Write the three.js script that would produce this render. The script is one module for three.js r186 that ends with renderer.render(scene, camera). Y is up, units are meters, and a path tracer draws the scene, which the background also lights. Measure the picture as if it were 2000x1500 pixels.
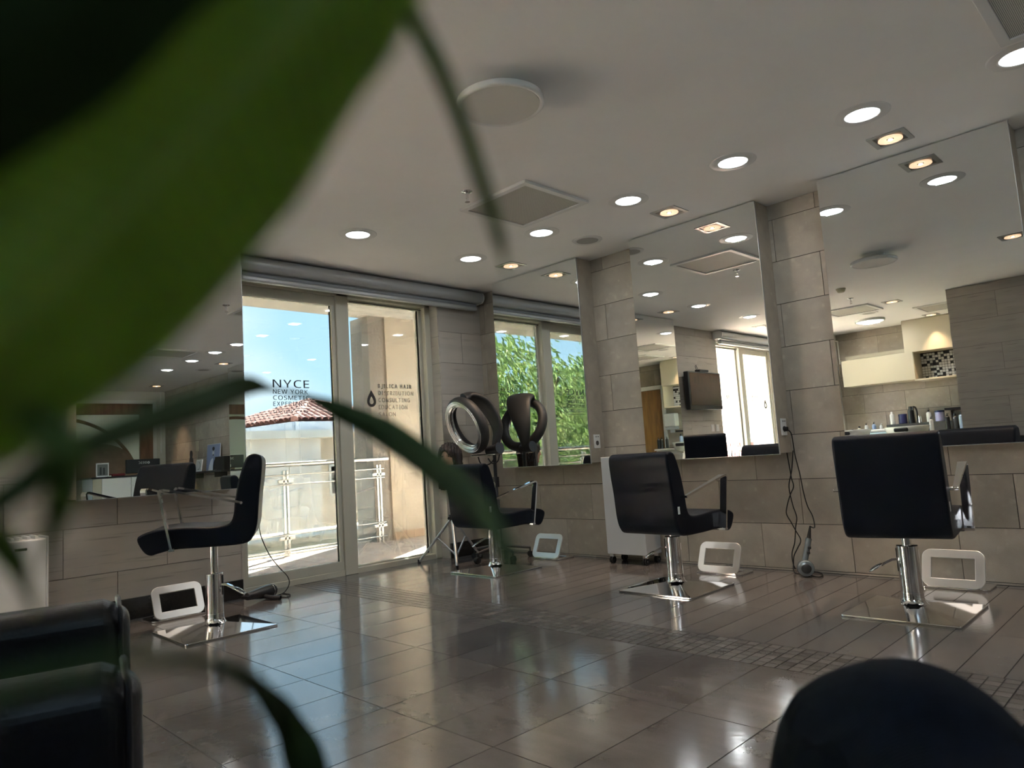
import * as THREE from 'three';
import { RoundedBoxGeometry } from 'three/addons/geometries/RoundedBoxGeometry.js';
import { TextGeometry } from 'three/addons/geometries/TextGeometry.js';
import { FontLoader } from 'three/addons/loaders/FontLoader.js';
import { MarchingCubes } from 'three/addons/objects/MarchingCubes.js';
import { mergeGeometries, mergeVertices } from 'three/addons/utils/BufferGeometryUtils.js';
import { RectAreaLightUniformsLib } from 'three/addons/lights/RectAreaLightUniformsLib.js';
RectAreaLightUniformsLib.init();

// ---------------------------------------------------------------- camera, sky, sun, exposure
const scene = new THREE.Scene();
const renderer = new THREE.WebGLRenderer({ antialias: true });
renderer.toneMapping = THREE.LinearToneMapping;
renderer.toneMappingExposure = 2.75;
renderer.shadowMap.enabled = true;

const FOCAL = 1380.1, EYE = new THREE.Vector3(0, 0.9, 0);
const camera = new THREE.PerspectiveCamera(57.0426, 4 / 3, 0.02, 300);
camera.position.copy(EYE);
camera.rotation.set(THREE.MathUtils.degToRad(5.8853), THREE.MathUtils.degToRad(44.9651), THREE.MathUtils.degToRad(-3.697), 'YXZ');
camera.focus = 5.2;
camera.userData.fStop = 6.0;
camera.updateMatrixWorld(true);

const rand = (seed) => { let s = seed >>> 0; return () => { s = (s + 0x6d2b79f5) | 0; let t = Math.imul(s ^ (s >>> 15), 1 | s); t = (t + Math.imul(t ^ (t >>> 7), 61 | t)) ^ t; return ((t ^ (t >>> 14)) >>> 0) / 4294967296; }; };
// tileable value noise on an n x n lattice
function lattice(n, seed) { const r = rand(seed), a = new Float32Array(n * n); for (let i = 0; i < n * n; i++) a[i] = r(); return { n, a }; }
function vnoise(L, u, v) {   // u, v in lattice units, wraps
  const n = L.n, x0 = Math.floor(u), y0 = Math.floor(v), fx = u - x0, fy = v - y0, sx = fx * fx * (3 - 2 * fx), sy = fy * fy * (3 - 2 * fy);
  const X0 = ((x0 % n) + n) % n, X1 = (X0 + 1) % n, Y0 = ((y0 % n) + n) % n, Y1 = (Y0 + 1) % n, a = L.a;
  return (a[Y0 * n + X0] * (1 - sx) + a[Y0 * n + X1] * sx) * (1 - sy) + (a[Y1 * n + X0] * (1 - sx) + a[Y1 * n + X1] * sx) * sy;
}
function fbm(u, v, base, oct, seed, ry = 1) {   // u, v in 0..1, tileable; ry = how many times finer along v
  let s = 0, a = 0.5, f = base, t = 0;
  for (let o = 0; o < oct; o++) { const L = LAT(f, Math.round(f * ry), seed + o); s += a * vn2(L, u, v); t += a; a *= 0.5; f *= 2; }
  return s / t;
}
const latCache = new Map();
function LAT(nx, ny, seed) { const k = nx + '_' + ny + '_' + seed; if (!latCache.has(k)) { const r = rand(seed * 7919 + nx * 31 + ny), a = new Float32Array(nx * ny); for (let i = 0; i < a.length; i++) a[i] = r(); latCache.set(k, { nx, ny, a }); } return latCache.get(k); }
function vn2(L, u, v) {
  const x = u * L.nx, y = v * L.ny, x0 = Math.floor(x), y0 = Math.floor(y), fx = x - x0, fy = y - y0, sx = fx * fx * (3 - 2 * fx), sy = fy * fy * (3 - 2 * fy);
  const X0 = x0 % L.nx, X1 = (x0 + 1) % L.nx, Y0 = y0 % L.ny, Y1 = (y0 + 1) % L.ny, a = L.a, n = L.nx;
  return (a[Y0 * n + X0] * (1 - sx) + a[Y0 * n + X1] * sx) * (1 - sy) + (a[Y1 * n + X0] * (1 - sx) + a[Y1 * n + X1] * sx) * sy;
}

{ // the sky: air and scattered clouds
  const w = 1024, h = 512, d = new Float32Array(w * h * 4);
  for (let y = 0; y < h; y++) for (let x = 0; x < w; x++) {
    const el = ((y + 0.5) / h - 0.5) * Math.PI, s = Math.max(0, Math.sin(el));
    let r = 0.62 - 0.36 * Math.pow(s, 0.6), g = 0.86 - 0.32 * Math.pow(s, 0.6), b = 1.02 - 0.12 * Math.pow(s, 0.6);
    const u = x / w, c0 = fbm(u, (y / h) * 0.999, 8, 5, 11, 1.0);
    const c = Math.min(1, Math.max(0, (c0 - 0.5) * 5.5)) * Math.min(1, s * 6 + 0.15);
    r += (1.0 - r) * c; g += (1.02 - g) * c; b += (1.06 - b) * c;
    const i = (y * w + x) * 4; d[i] = r; d[i + 1] = g; d[i + 2] = b; d[i + 3] = 1;
  }
  const t = new THREE.DataTexture(d, w, h, THREE.RGBAFormat, THREE.FloatType);
  t.mapping = THREE.EquirectangularReflectionMapping; t.magFilter = THREE.LinearFilter; t.minFilter = THREE.LinearFilter; t.wrapS = THREE.RepeatWrapping; t.needsUpdate = true;
  scene.background = t; scene.backgroundIntensity = 9.0;
}
const sun = new THREE.DirectionalLight(0xfff8ee, 225.0);
{ const el = THREE.MathUtils.degToRad(41), v = new THREE.Vector3(-0.53, 0, -0.85).normalize().multiplyScalar(Math.cos(el)); v.y = Math.sin(el);
  sun.position.set(-7, 0, -4).addScaledVector(v, 30); sun.target.position.set(-7, 0, -4); scene.add(sun, sun.target);
  sun.castShadow = true; sun.shadow.mapSize.set(2048, 2048); const c = sun.shadow.camera; c.left = -14; c.right = 14; c.top = 14; c.bottom = -14; c.near = 1; c.far = 70; }

// ---------------------------------------------------------------- helpers
const V = (x, y, z) => new THREE.Vector3(x, y, z);
function rayOf(px, py) { return V((px - 1000) / FOCAL, -(py - 750) / FOCAL, -1).applyQuaternion(camera.quaternion); }
const U = (px, py, d) => rayOf(px, py).multiplyScalar(d).add(EYE);                     // a point d metres along the lens axis
const onPlane = (px, py, ax, val) => { const r = rayOf(px, py); return r.multiplyScalar((val - EYE[ax]) / r[ax]).add(EYE); };
const numbers = new Map();
function numbered(name) { const n = numbers.get(name) ?? 0; numbers.set(name, n + 1); return n ? name + '_' + String(n).padStart(3, '0') : name; }
function tag(o, label, category, group, kind) { o.userData.label = label; o.userData.category = category; if (group) o.userData.group = group; if (kind) o.userData.kind = kind; return o; }
function thing(name, label, category, pos = [0, 0, 0], turn = 0, group, kind) {
  const g = new THREE.Group(); g.name = numbered(name); g.position.set(...pos); g.rotation.y = turn; scene.add(g);
  return tag(g, label, category, group, kind);
}
function norm(g) {   // same attributes everywhere, so that shapes can be joined
  if (g.index) g = g.toNonIndexed();
  for (const k of Object.keys(g.attributes)) if (!['position', 'normal', 'uv'].includes(k)) g.deleteAttribute(k);
  if (!g.attributes.normal) g.computeVertexNormals();
  if (!g.attributes.uv) g.setAttribute('uv', new THREE.BufferAttribute(new Float32Array(g.attributes.position.count * 2), 2));
  return g;
}
const join = (list) => (Array.isArray(list) ? (list.length === 1 ? list[0] : mergeGeometries(list.map(norm))) : list);
function part(name, geo, mat, parent, label) {
  const m = new THREE.Mesh(join(geo), mat); m.name = name; m.castShadow = m.receiveShadow = true; (parent ?? scene).add(m);
  if (label) m.userData.label = label;
  return m;
}
function solo(name, geo, mat, label, category, group, kind) { const m = part(numbered(name), geo, mat); return tag(m, label, category, group, kind); }
function boxUV(g, s = 1) {   // uv in metres from the position, by the way the face points
  g = g.index ? g.toNonIndexed() : g; if (!g.attributes.normal) g.computeVertexNormals();
  const p = g.attributes.position, n = g.attributes.normal, uv = new Float32Array(p.count * 2);
  for (let i = 0; i < p.count; i++) {
    const ax = Math.abs(n.getX(i)), ay = Math.abs(n.getY(i)), az = Math.abs(n.getZ(i));
    let u, v; if (ay >= ax && ay >= az) { u = p.getX(i); v = p.getZ(i); } else if (ax >= az) { u = p.getZ(i); v = p.getY(i); } else { u = p.getX(i); v = p.getY(i); }
    uv[i * 2] = u * s; uv[i * 2 + 1] = v * s;
  }
  g.setAttribute('uv', new THREE.BufferAttribute(uv, 2)); return g;
}
const box = (x0, x1, y0, y1, z0, z1) => { const g = new THREE.BoxGeometry(Math.abs(x1 - x0), Math.abs(y1 - y0), Math.abs(z1 - z0)); g.translate((x0 + x1) / 2, (y0 + y1) / 2, (z0 + z1) / 2); return boxUV(g); };
const rbox = (x0, x1, y0, y1, z0, z1, r = 0.01, s = 3) => { const g = new RoundedBoxGeometry(Math.abs(x1 - x0), Math.abs(y1 - y0), Math.abs(z1 - z0), s, r); g.translate((x0 + x1) / 2, (y0 + y1) / 2, (z0 + z1) / 2); return boxUV(g); };
const cyl = (r0, r1, h, x, y, z, seg = 24) => { const g = new THREE.CylinderGeometry(r1, r0, h, seg); g.translate(x, y + h / 2, z); return g; };   // r0 below
const lathe = (pts, seg = 32) => new THREE.LatheGeometry(pts.map(([r, y]) => new THREE.Vector2(r, y)), seg);
const tube = (pts, r, seg = 40, rs = 8, closed = false) => new THREE.TubeGeometry(new THREE.CatmullRomCurve3(pts.map((p) => (p.isVector3 ? p : V(...p))), closed, 'catmullrom', 0.5), seg, r, rs, closed);
function rod(a, b, r, seg = 12, r2 = r) { a = a.isVector3 ? a : V(...a); b = b.isVector3 ? b : V(...b); const d = b.clone().sub(a), g = new THREE.CylinderGeometry(r2, r, d.length(), seg); g.applyQuaternion(new THREE.Quaternion().setFromUnitVectors(V(0, 1, 0), d.clone().normalize())); g.translate((a.x + b.x) / 2, (a.y + b.y) / 2, (a.z + b.z) / 2); return g; }
function roundRect(w, h, r, cx = 0, cy = 0, P = THREE.Shape) { const s = new P(), x = cx - w / 2, y = cy - h / 2; s.moveTo(x + r, y); s.lineTo(x + w - r, y); s.absarc(x + w - r, y + r, r, -Math.PI / 2, 0, false); s.lineTo(x + w, y + h - r); s.absarc(x + w - r, y + h - r, r, 0, Math.PI / 2, false); s.lineTo(x + r, y + h); s.absarc(x + r, y + h - r, r, Math.PI / 2, Math.PI, false); s.lineTo(x, y + r); s.absarc(x + r, y + r, r, Math.PI, Math.PI * 1.5, false); return s; }
const extrude = (shape, depth, bevel = 0, seg = 2, curve = 12) => new THREE.ExtrudeGeometry(shape, { depth, bevelEnabled: bevel > 0, bevelSize: bevel, bevelThickness: bevel, bevelSegments: seg, curveSegments: curve });
// flat bar swept along points; side = the direction of its width; widths along the way
function ribbon(pts, side, wid, thick) {
  const n = pts.length, pos = [], idx = [];
  for (let i = 0; i < n; i++) {
    const t = pts[Math.min(n - 1, i + 1)].clone().sub(pts[Math.max(0, i - 1)]).normalize(), up = side.clone().cross(t).normalize(), w = typeof wid === 'function' ? wid(i / (n - 1)) : wid;
    for (const [a, b] of [[-1, -1], [1, -1], [1, 1], [-1, 1]]) { const p = pts[i].clone().addScaledVector(side, a * w / 2).addScaledVector(up, b * thick / 2); pos.push(p.x, p.y, p.z); }
  }
  for (let i = 0; i + 1 < n; i++) for (let k = 0; k < 4; k++) { const a = i * 4 + k, b = i * 4 + (k + 1) % 4, c = a + 4, d = b + 4; idx.push(a, c, b, b, c, d); }
  idx.push(0, 1, 2, 0, 2, 3); const e = (n - 1) * 4; idx.push(e, e + 2, e + 1, e, e + 3, e + 2);
  const g = new THREE.BufferGeometry(); g.setAttribute('position', new THREE.Float32BufferAttribute(pos, 3)); g.setIndex(idx); const f = g.toNonIndexed(); f.computeVertexNormals(); return f;
}
function sdfMesh(fn, c, half, res = 48) {   // polygonises fn(x, y, z) < 0 in a cube
  const mc = new MarchingCubes(res, new THREE.MeshBasicMaterial(), false, false, 200000); mc.isolation = 0; const s = res;
  for (let k = 0; k < s; k++) for (let j = 0; j < s; j++) for (let i = 0; i < s; i++) mc.field[k * s * s + j * s + i] = -fn(c[0] + ((i - s / 2) / (s / 2)) * half, c[1] + ((j - s / 2) / (s / 2)) * half, c[2] + ((k - s / 2) / (s / 2)) * half);
  mc.update(); const n = mc.count, p = new Float32Array(n * 3), g = new THREE.BufferGeometry();
  for (let i = 0; i < n; i++) { p[i * 3] = mc.positionArray[i * 3] * half + c[0]; p[i * 3 + 1] = mc.positionArray[i * 3 + 1] * half + c[1]; p[i * 3 + 2] = mc.positionArray[i * 3 + 2] * half + c[2]; }
  g.setAttribute('position', new THREE.BufferAttribute(p, 3)); const m = mergeVertices(g, half / res * 0.02); m.computeVertexNormals(); return m;
}
const smin = (a, b, k) => { const h = Math.max(k - Math.abs(a - b), 0) / k; return Math.min(a, b) - h * h * k * 0.25; };
function capsule(x, y, z, a, b, ra, rb) { const dx = b[0] - a[0], dy = b[1] - a[1], dz = b[2] - a[2], px = x - a[0], py = y - a[1], pz = z - a[2]; const t = Math.min(1, Math.max(0, (px * dx + py * dy + pz * dz) / (dx * dx + dy * dy + dz * dz))); return Math.hypot(px - dx * t, py - dy * t, pz - dz * t) - (ra + (rb - ra) * t); }
const ellip = (x, y, z, c, r) => { const u = (x - c[0]) / r[0], v = (y - c[1]) / r[1], w = (z - c[2]) / r[2], k = Math.hypot(u, v, w); return (k - 1) * Math.min(...r); };

// ---------------------------------------------------------------- textures and materials
function tex(w, h, fn, { srgb = true, rep = 1, repY } = {}) {
  const d = new Uint8Array(w * h * 4);
  for (let y = 0; y < h; y++) for (let x = 0; x < w; x++) { const c = fn(x / w, y / h, x, y), i = (y * w + x) * 4; if (typeof c === 'number') { d[i] = d[i + 1] = d[i + 2] = Math.max(0, Math.min(255, c * 255)); } else for (let k = 0; k < 3; k++) d[i + k] = Math.max(0, Math.min(255, c[k] * 255)); d[i + 3] = 255; }
  const t = new THREE.DataTexture(d, w, h, THREE.RGBAFormat); t.magFilter = THREE.LinearFilter; t.minFilter = THREE.LinearMipmapLinearFilter; t.generateMipmaps = true; t.wrapS = t.wrapT = THREE.RepeatWrapping; t.repeat.set(rep, repY ?? rep); if (srgb) t.colorSpace = THREE.SRGBColorSpace; t.needsUpdate = true; return t;
}
const std = (o) => new THREE.MeshStandardMaterial(o), phy = (o) => new THREE.MeshPhysicalMaterial(o);
const lin = (r, g, b) => new THREE.Color().setRGB(r, g, b);
const sp = LAT(512, 512, 77).a;
const T = {
  floor: tex(512, 512, (u, v, x, y) => { const a = fbm(u, v, 5, 5, 21), b = fbm(u, v, 4, 4, 31, 6), s = sp[y * 512 + x]; const k = 0.80 + 0.26 * a + 0.12 * (b - 0.5) + (s - 0.5) * 0.05; return [k, k * 0.985, k * 0.97]; }),
  floorBump: tex(512, 512, (u, v) => 0.7 * fbm(u, v, 6, 3, 41) + 0.3 * fbm(u, v, 48, 2, 43), { srgb: false }),
  stone: tex(512, 512, (u, v, x, y) => { const a = fbm(u, v, 4, 5, 51), b = fbm(u, v, 16, 3, 57), f = fbm(u, v, 24, 2, 59), s = sp[y * 512 + x]; let k = 0.80 + 0.2 * a + 0.08 * (b - 0.5) + (s - 0.5) * 0.04; if (f > 0.72) k += (f - 0.72) * 0.35; return [k, k * 0.985, k * 0.965]; }),
  stoneBump: tex(256, 256, (u, v) => fbm(u, v, 12, 4, 61), { srgb: false }),
  trav: tex(512, 512, (u, v, x, y) => { const a = fbm(u, v, 3, 4, 71, 8), b = fbm(u, v, 4, 4, 75, 24), c = fbm(u, v, 4, 3, 79); let k = 0.88 + 0.07 * a + 0.05 * (c - 0.5); if (b < 0.33) k -= (0.33 - b) * 0.9; return [k, k * 0.99, k * 0.975]; }),
  stucco: tex(512, 512, (u, v, x, y) => { const a = fbm(u, v, 6, 5, 81), s = sp[y * 512 + x]; const k = 0.86 + 0.16 * (a - 0.3) + (s - 0.5) * 0.10; return [k, k * 0.99, k * 0.97]; }),
  stuccoBump: tex(256, 256, (u, v) => fbm(u, v, 40, 3, 83), { srgb: false }),
  leather: tex(256, 256, (u, v) => fbm(u, v, 40, 3, 91), { srgb: false }),
  worn: tex(512, 512, (u, v) => { const a = fbm(u, v, 6, 5, 95), b = fbm(u, v, 40, 3, 97); const k = 0.62 + 0.4 * a + Math.max(0, a * 0.7 + b * 0.5 - 0.72) * 1.8; return [k, k, k]; }),
  denim: tex(256, 256, (u, v, x, y) => { const w = ((x + y) % 6) < 3 ? 1 : 0.72, s = sp[y * 512 + x], a = fbm(u, v, 10, 3, 99); const k = w * (0.75 + 0.35 * s) * (0.8 + 0.4 * a); return [k, k, k]; }),
  denimBump: tex(128, 128, (u, v, x, y) => ((x + y) % 8) / 8, { srgb: false }),
  wood: tex(256, 512, (u, v) => { const a = fbm(u, v, 24, 3, 101, 0.15), b = fbm(u, v, 6, 3, 103, 0.3); const k = 0.7 + 0.35 * a + 0.15 * b; return [k, k * 0.93, k * 0.85]; }),
  terra: tex(256, 256, (u, v, x, y) => { const a = fbm(u, v, 6, 4, 111), s = sp[y * 512 + x]; const k = 0.82 + 0.22 * a + (s - 0.5) * 0.06; return [k, k * 0.97, k * 0.94]; }),
  plaster: tex(512, 512, (u, v) => { const k = 0.97 + 0.02 * (fbm(u, v, 4, 4, 121) - 0.5); return [k, k, k]; }),
  mesh: tex(64, 64, (u, v) => { const du = Math.abs((u * 4) % 1 - 0.5), dv = Math.abs((v * 4) % 1 - 0.5); return Math.hypot(du, dv) < 0.3 ? 0.12 : 1; }),
  hair: tex(256, 256, (u, v) => { const a = fbm(u, v, 60, 2, 131, 0.06); const k = 0.4 + 0.9 * a; return [k, k * 0.95, k * 0.9]; }),
  leafVein: tex(256, 256, (u, v) => { const q = Math.abs(u - 0.5) * 2, s = Math.abs(Math.sin((v * 26 + q * 2.2) * Math.PI)); let k = 0.86 + 0.14 * s; if (q < 0.05) k = 1.25; k *= 0.92 + 0.16 * fbm(u, v, 8, 3, 141); return [k * 0.96, k, k * 0.9]; }),
};
const M = {};
M.grout = std({ color: 0x24211f, roughness: 0.95 });
M.floorTiles = [[.140, .135, .136], [.150, .144, .144], [.130, .126, .127], [.160, .153, .152]].map((c) => phy({ color: lin(...c), map: T.floor, roughness: 0.13, bumpMap: T.floorBump, bumpScale: 0.0006, ior: 2.0 }));
M.mosaic = [[.135, .129, .127], [.152, .145, .141], [.122, .117, .116], [.162, .155, .15]].map((c) => phy({ color: lin(...c), map: T.floor, roughness: 0.24, bumpMap: T.floorBump, bumpScale: 0.0004 }));
M.stoneTiles = [[0.464, 0.419, 0.354], [0.502, 0.454, 0.384], [0.431, 0.389, 0.331], [0.515, 0.470, 0.406]].map((c) => std({ color: lin(...c), map: T.stone, roughness: 0.62, bumpMap: T.stoneBump, bumpScale: 0.0012 }));
M.travTiles = [[0.559, 0.520, 0.474], [0.598, 0.559, 0.507], [0.533, 0.501, 0.455]].map((c) => std({ color: lin(...c), map: T.trav, roughness: 0.5, bumpMap: T.trav, bumpScale: 0.0008 }));
M.groutLight = std({ color: 0x8b857b, roughness: 0.95 });
M.ceiling = std({ color: lin(.88, .875, .86), map: T.plaster, roughness: 0.9 });
M.paint = std({ color: lin(.66, .645, .61), map: T.plaster, roughness: 0.85 });
M.mirror = std({ color: lin(.84, .86, .85), metalness: 1, roughness: 0.0 });
M.chrome = std({ color: lin(.80, .80, .81), metalness: 1, roughness: 0.06 });
M.satin = std({ color: lin(.80, .79, .76), metalness: 0.85, roughness: 0.32 });
M.steel = std({ color: lin(.62, .60, .57), metalness: 1, roughness: 0.24 });
M.alu = std({ color: lin(.45, .46, .47), metalness: 0.8, roughness: 0.34 });
M.frame = std({ color: lin(.52, .50, .41), roughness: 0.45 });
M.glass = phy({ color: 0xffffff, transmission: 1, thickness: 0, roughness: 0, ior: 1.5 });
M.solarGlass = phy({ color: lin(.215, .227, .223), transmission: 1, thickness: 0, roughness: 0, ior: 1.5 });
M.blackLeather = phy({ color: lin(.006, .0075, .012), roughness: 0.38, bumpMap: T.leather, bumpScale: 0.0003, specularIntensity: 0.22 });
M.armchair = phy({ color: lin(.0065, .009, .016), map: T.worn, roughness: 0.4, bumpMap: T.leather, bumpScale: 0.0012 });
M.blackPlastic = std({ color: lin(.012, .012, .014), roughness: 0.35 });
M.rubber = std({ color: lin(.01, .01, .01), roughness: 0.8 });
M.hood = std({ color: lin(.022, .022, .023), roughness: 0.55 });
M.greyPlastic = std({ color: lin(.055, .055, .056), roughness: 0.45 });
M.darkText = std({ color: lin(.05, .055, .07), roughness: 0.7 });
M.greyText = std({ color: lin(.05, .045, .042), roughness: 0.7 });
M.paleText = std({ color: lin(.12, .13, .16), roughness: 0.7 });
M.white = std({ color: lin(.72, .72, .70), roughness: 0.45 });
M.whiteGloss = phy({ color: lin(.70, .71, .70), roughness: 0.15 });
M.cream = std({ color: lin(.46, .42, .32), roughness: 0.4 });
M.silverCart = std({ color: lin(.50, .53, .55), roughness: 0.32, metalness: 0.25 });
M.trim = std({ color: lin(.68, .68, .67), roughness: 0.4 });
M.grille = std({ color: lin(.62, .61, .55), map: (() => { const t = T.mesh.clone(); t.repeat.set(22, 22); t.needsUpdate = true; return t; })(), roughness: 0.6 });
M.lampWhite = std({ color: 0xffffff, emissive: lin(0.93, 0.98, 1.0), emissiveIntensity: 1.4 });
M.lampWarm = std({ color: 0xffffff, emissive: lin(1.0, 0.62, 0.36), emissiveIntensity: 0.4 });
M.lampHot = std({ color: 0xffffff, emissive: lin(1.0, 0.80, 0.58), emissiveIntensity: 1.6 });
M.gunmetal = std({ color: lin(.12, .12, .12), roughness: 0.3, metalness: 0.8 });
M.lampOff = std({ color: lin(.62, .61, .57), roughness: 0.5 });
M.blind = std({ color: lin(.42, .43, .44), roughness: 0.4, metalness: 0.3 });
M.blindDark = std({ color: lin(.22, .23, .25), roughness: 0.6 });
M.darkStone = phy({ color: lin(.022, .02, .019), roughness: 0.25, map: T.stone });
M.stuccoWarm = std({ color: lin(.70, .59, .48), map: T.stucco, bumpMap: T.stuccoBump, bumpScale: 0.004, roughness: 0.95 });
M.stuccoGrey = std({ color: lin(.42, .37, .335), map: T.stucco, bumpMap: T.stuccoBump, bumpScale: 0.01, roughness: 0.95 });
M.stuccoPale = std({ color: lin(.72, .67, .61), map: T.stucco, roughness: 0.95 });
M.stuccoHouse = std({ color: lin(.76, .74, .74), map: T.stucco, roughness: 0.95 });
M.stuccoWhite = std({ color: lin(.80, .78, .75), map: T.stucco, roughness: 0.9 });
M.fascia = std({ color: lin(.55, .58, .64), roughness: 0.7 });
M.ochre = std({ color: lin(.60, .50, .36), map: T.stucco, roughness: 0.95 });
M.balconyTiles = [[.70, .60, .55], [.73, .63, .58], [.66, .565, .515]].map((c) => std({ color: lin(...c), map: T.terra, roughness: 0.6 }));
M.skirting = std({ color: lin(.56, .40, .28), map: T.terra, roughness: 0.6 });
M.roofTiles = [[.30, .13, .10], [.34, .17, .14], [.27, .11, .085], [.38, .22, .185]].map((c) => std({ color: lin(...c), roughness: 0.85 }));
M.windowBlue = phy({ color: lin(.08, .17, .33), roughness: 0.05, metalness: 0.1 });
M.windowTeal = phy({ color: lin(.10, .24, .28), roughness: 0.05, metalness: 0.1 });
M.wood = std({ color: lin(.21, .125, .085), map: T.wood, roughness: 0.5 });
M.ochreWood = std({ color: lin(.30, .18, .07), map: T.wood, roughness: 0.5 });
M.frosted = phy({ color: lin(.62, .60, .50), roughness: 0.6, transmission: 0.1, thickness: 0 });
M.bronzeDisc = std({ color: lin(.30, .22, .16), map: T.stone, roughness: 0.35, metalness: 0.5 });
M.silverDisc = std({ color: lin(.50, .52, .55), map: T.stone, roughness: 0.3, metalness: 0.7 });
M.screen = phy({ color: lin(.012, .012, .014), roughness: 0.12 });
M.denim = phy({ specularIntensity: 0.2, color: lin(.006, .0085, .015), map: (() => { const t = T.denim.clone(); t.repeat.set(9, 9); t.needsUpdate = true; return t; })(), bumpMap: (() => { const t = T.denimBump.clone(); t.repeat.set(18, 18); t.needsUpdate = true; return t; })(), bumpScale: 0.0006, roughness: 0.9 });
M.skin = std({ color: lin(.42, .25, .165), roughness: 0.55 });
M.wig = std({ color: lin(.030, .017, .012), map: T.hair, roughness: 0.5 });
M.lips = std({ color: lin(.30, .10, .08), roughness: 0.5 });
M.soil = std({ color: lin(.03, .022, .016), roughness: 1 });
M.pot = std({ color: lin(.32, .31, .29), roughness: 0.6 });
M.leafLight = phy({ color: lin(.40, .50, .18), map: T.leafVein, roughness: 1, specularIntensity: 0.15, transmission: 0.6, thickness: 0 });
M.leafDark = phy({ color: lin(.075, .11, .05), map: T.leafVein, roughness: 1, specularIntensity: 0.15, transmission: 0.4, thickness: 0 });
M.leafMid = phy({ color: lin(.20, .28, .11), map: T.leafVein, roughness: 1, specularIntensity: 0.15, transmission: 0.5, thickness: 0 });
M.treeLeaves = [[.20, .30, .08], [.27, .37, .11], [.13, .22, .07], [.34, .42, .15]].map((c) => phy({ color: lin(...c), roughness: 0.7, transmission: 0.4, thickness: 0, side: THREE.DoubleSide }));
M.bark = std({ color: lin(.10, .075, .055), roughness: 0.95 });
M.ground = std({ color: lin(.40, .36, .30), map: T.stucco, roughness: 1 });
M.navy = phy({ color: lin(.018, .022, .085), roughness: 0.3 });
M.lightBlue = std({ color: lin(.30, .40, .58), roughness: 0.4 });
M.lilac = std({ color: lin(.34, .34, .55), roughness: 0.5 });
M.clearBottle = phy({ color: lin(.62, .63, .64), roughness: 0.25, transmission: 0.3, thickness: 0 });
M.towel = std({ color: lin(.74, .75, .76), roughness: 1 });
M.towelBlue = std({ color: lin(.45, .60, .72), roughness: 1 });
M.redCloth = std({ color: lin(.16, .018, .022), roughness: 0.8 });
M.copperGlow = std({ color: lin(.62, .62, .62), metalness: 1, roughness: 0.16 });

// ---------------------------------------------------------------- dimensions found from the photograph
const H = 2.566, ZA = -4.82, ZM = -4.615, XB = -5.22, XM = -4.973, XD = -5.38, XE = 4.29, ZC = 0.43, ZN = 2.85, BOT = 0.805, XN = -2.19, XS = -0.9;
const font = await new FontLoader().loadAsync('fonts/droid/droid_sans_regular.typeface.json');
const fontB = await new FontLoader().loadAsync('fonts/droid/droid_sans_bold.typeface.json');

// ---------------------------------------------------------------- tiles
const tileCache = new Map();
function tileGeo(w, h, d, variant) {   // w along x, h along y, d along z, centred; uv in metres with an offset of its own
  const k = [w.toFixed(3), h.toFixed(3), d.toFixed(3), variant].join();
  if (!tileCache.has(k)) { const g = boxUV(new THREE.BoxGeometry(w, h, d)), uv = g.attributes.uv, r = rand(variant * 97 + 5), ou = r(), ov = r(); for (let i = 0; i < uv.count; i++) uv.setXY(i, uv.getX(i) * 0.9 + ou, uv.getY(i) * 0.9 + ov); tileCache.set(k, g); }
  return tileCache.get(k);
}
function laid(name, parent, w, h, d, x, y, z, mats, r) {
  const v = Math.floor(r() * 4), m = new THREE.Mesh(tileGeo(w, h, d, v), mats[Math.floor(r() * mats.length)]); m.name = name; m.position.set(x, y, z); m.castShadow = m.receiveShadow = true; parent.add(m); return m;
}
function stuffTiles(name, parent, list, mat) { const gs = list.map(([w, h, d, x, y, z], i) => tileGeo(w, h, d, i % 4).clone().translate(x, y, z)); if (!gs.length) return; const m = part(name, gs, mat, parent); m.userData.kind = 'stuff'; }

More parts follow.
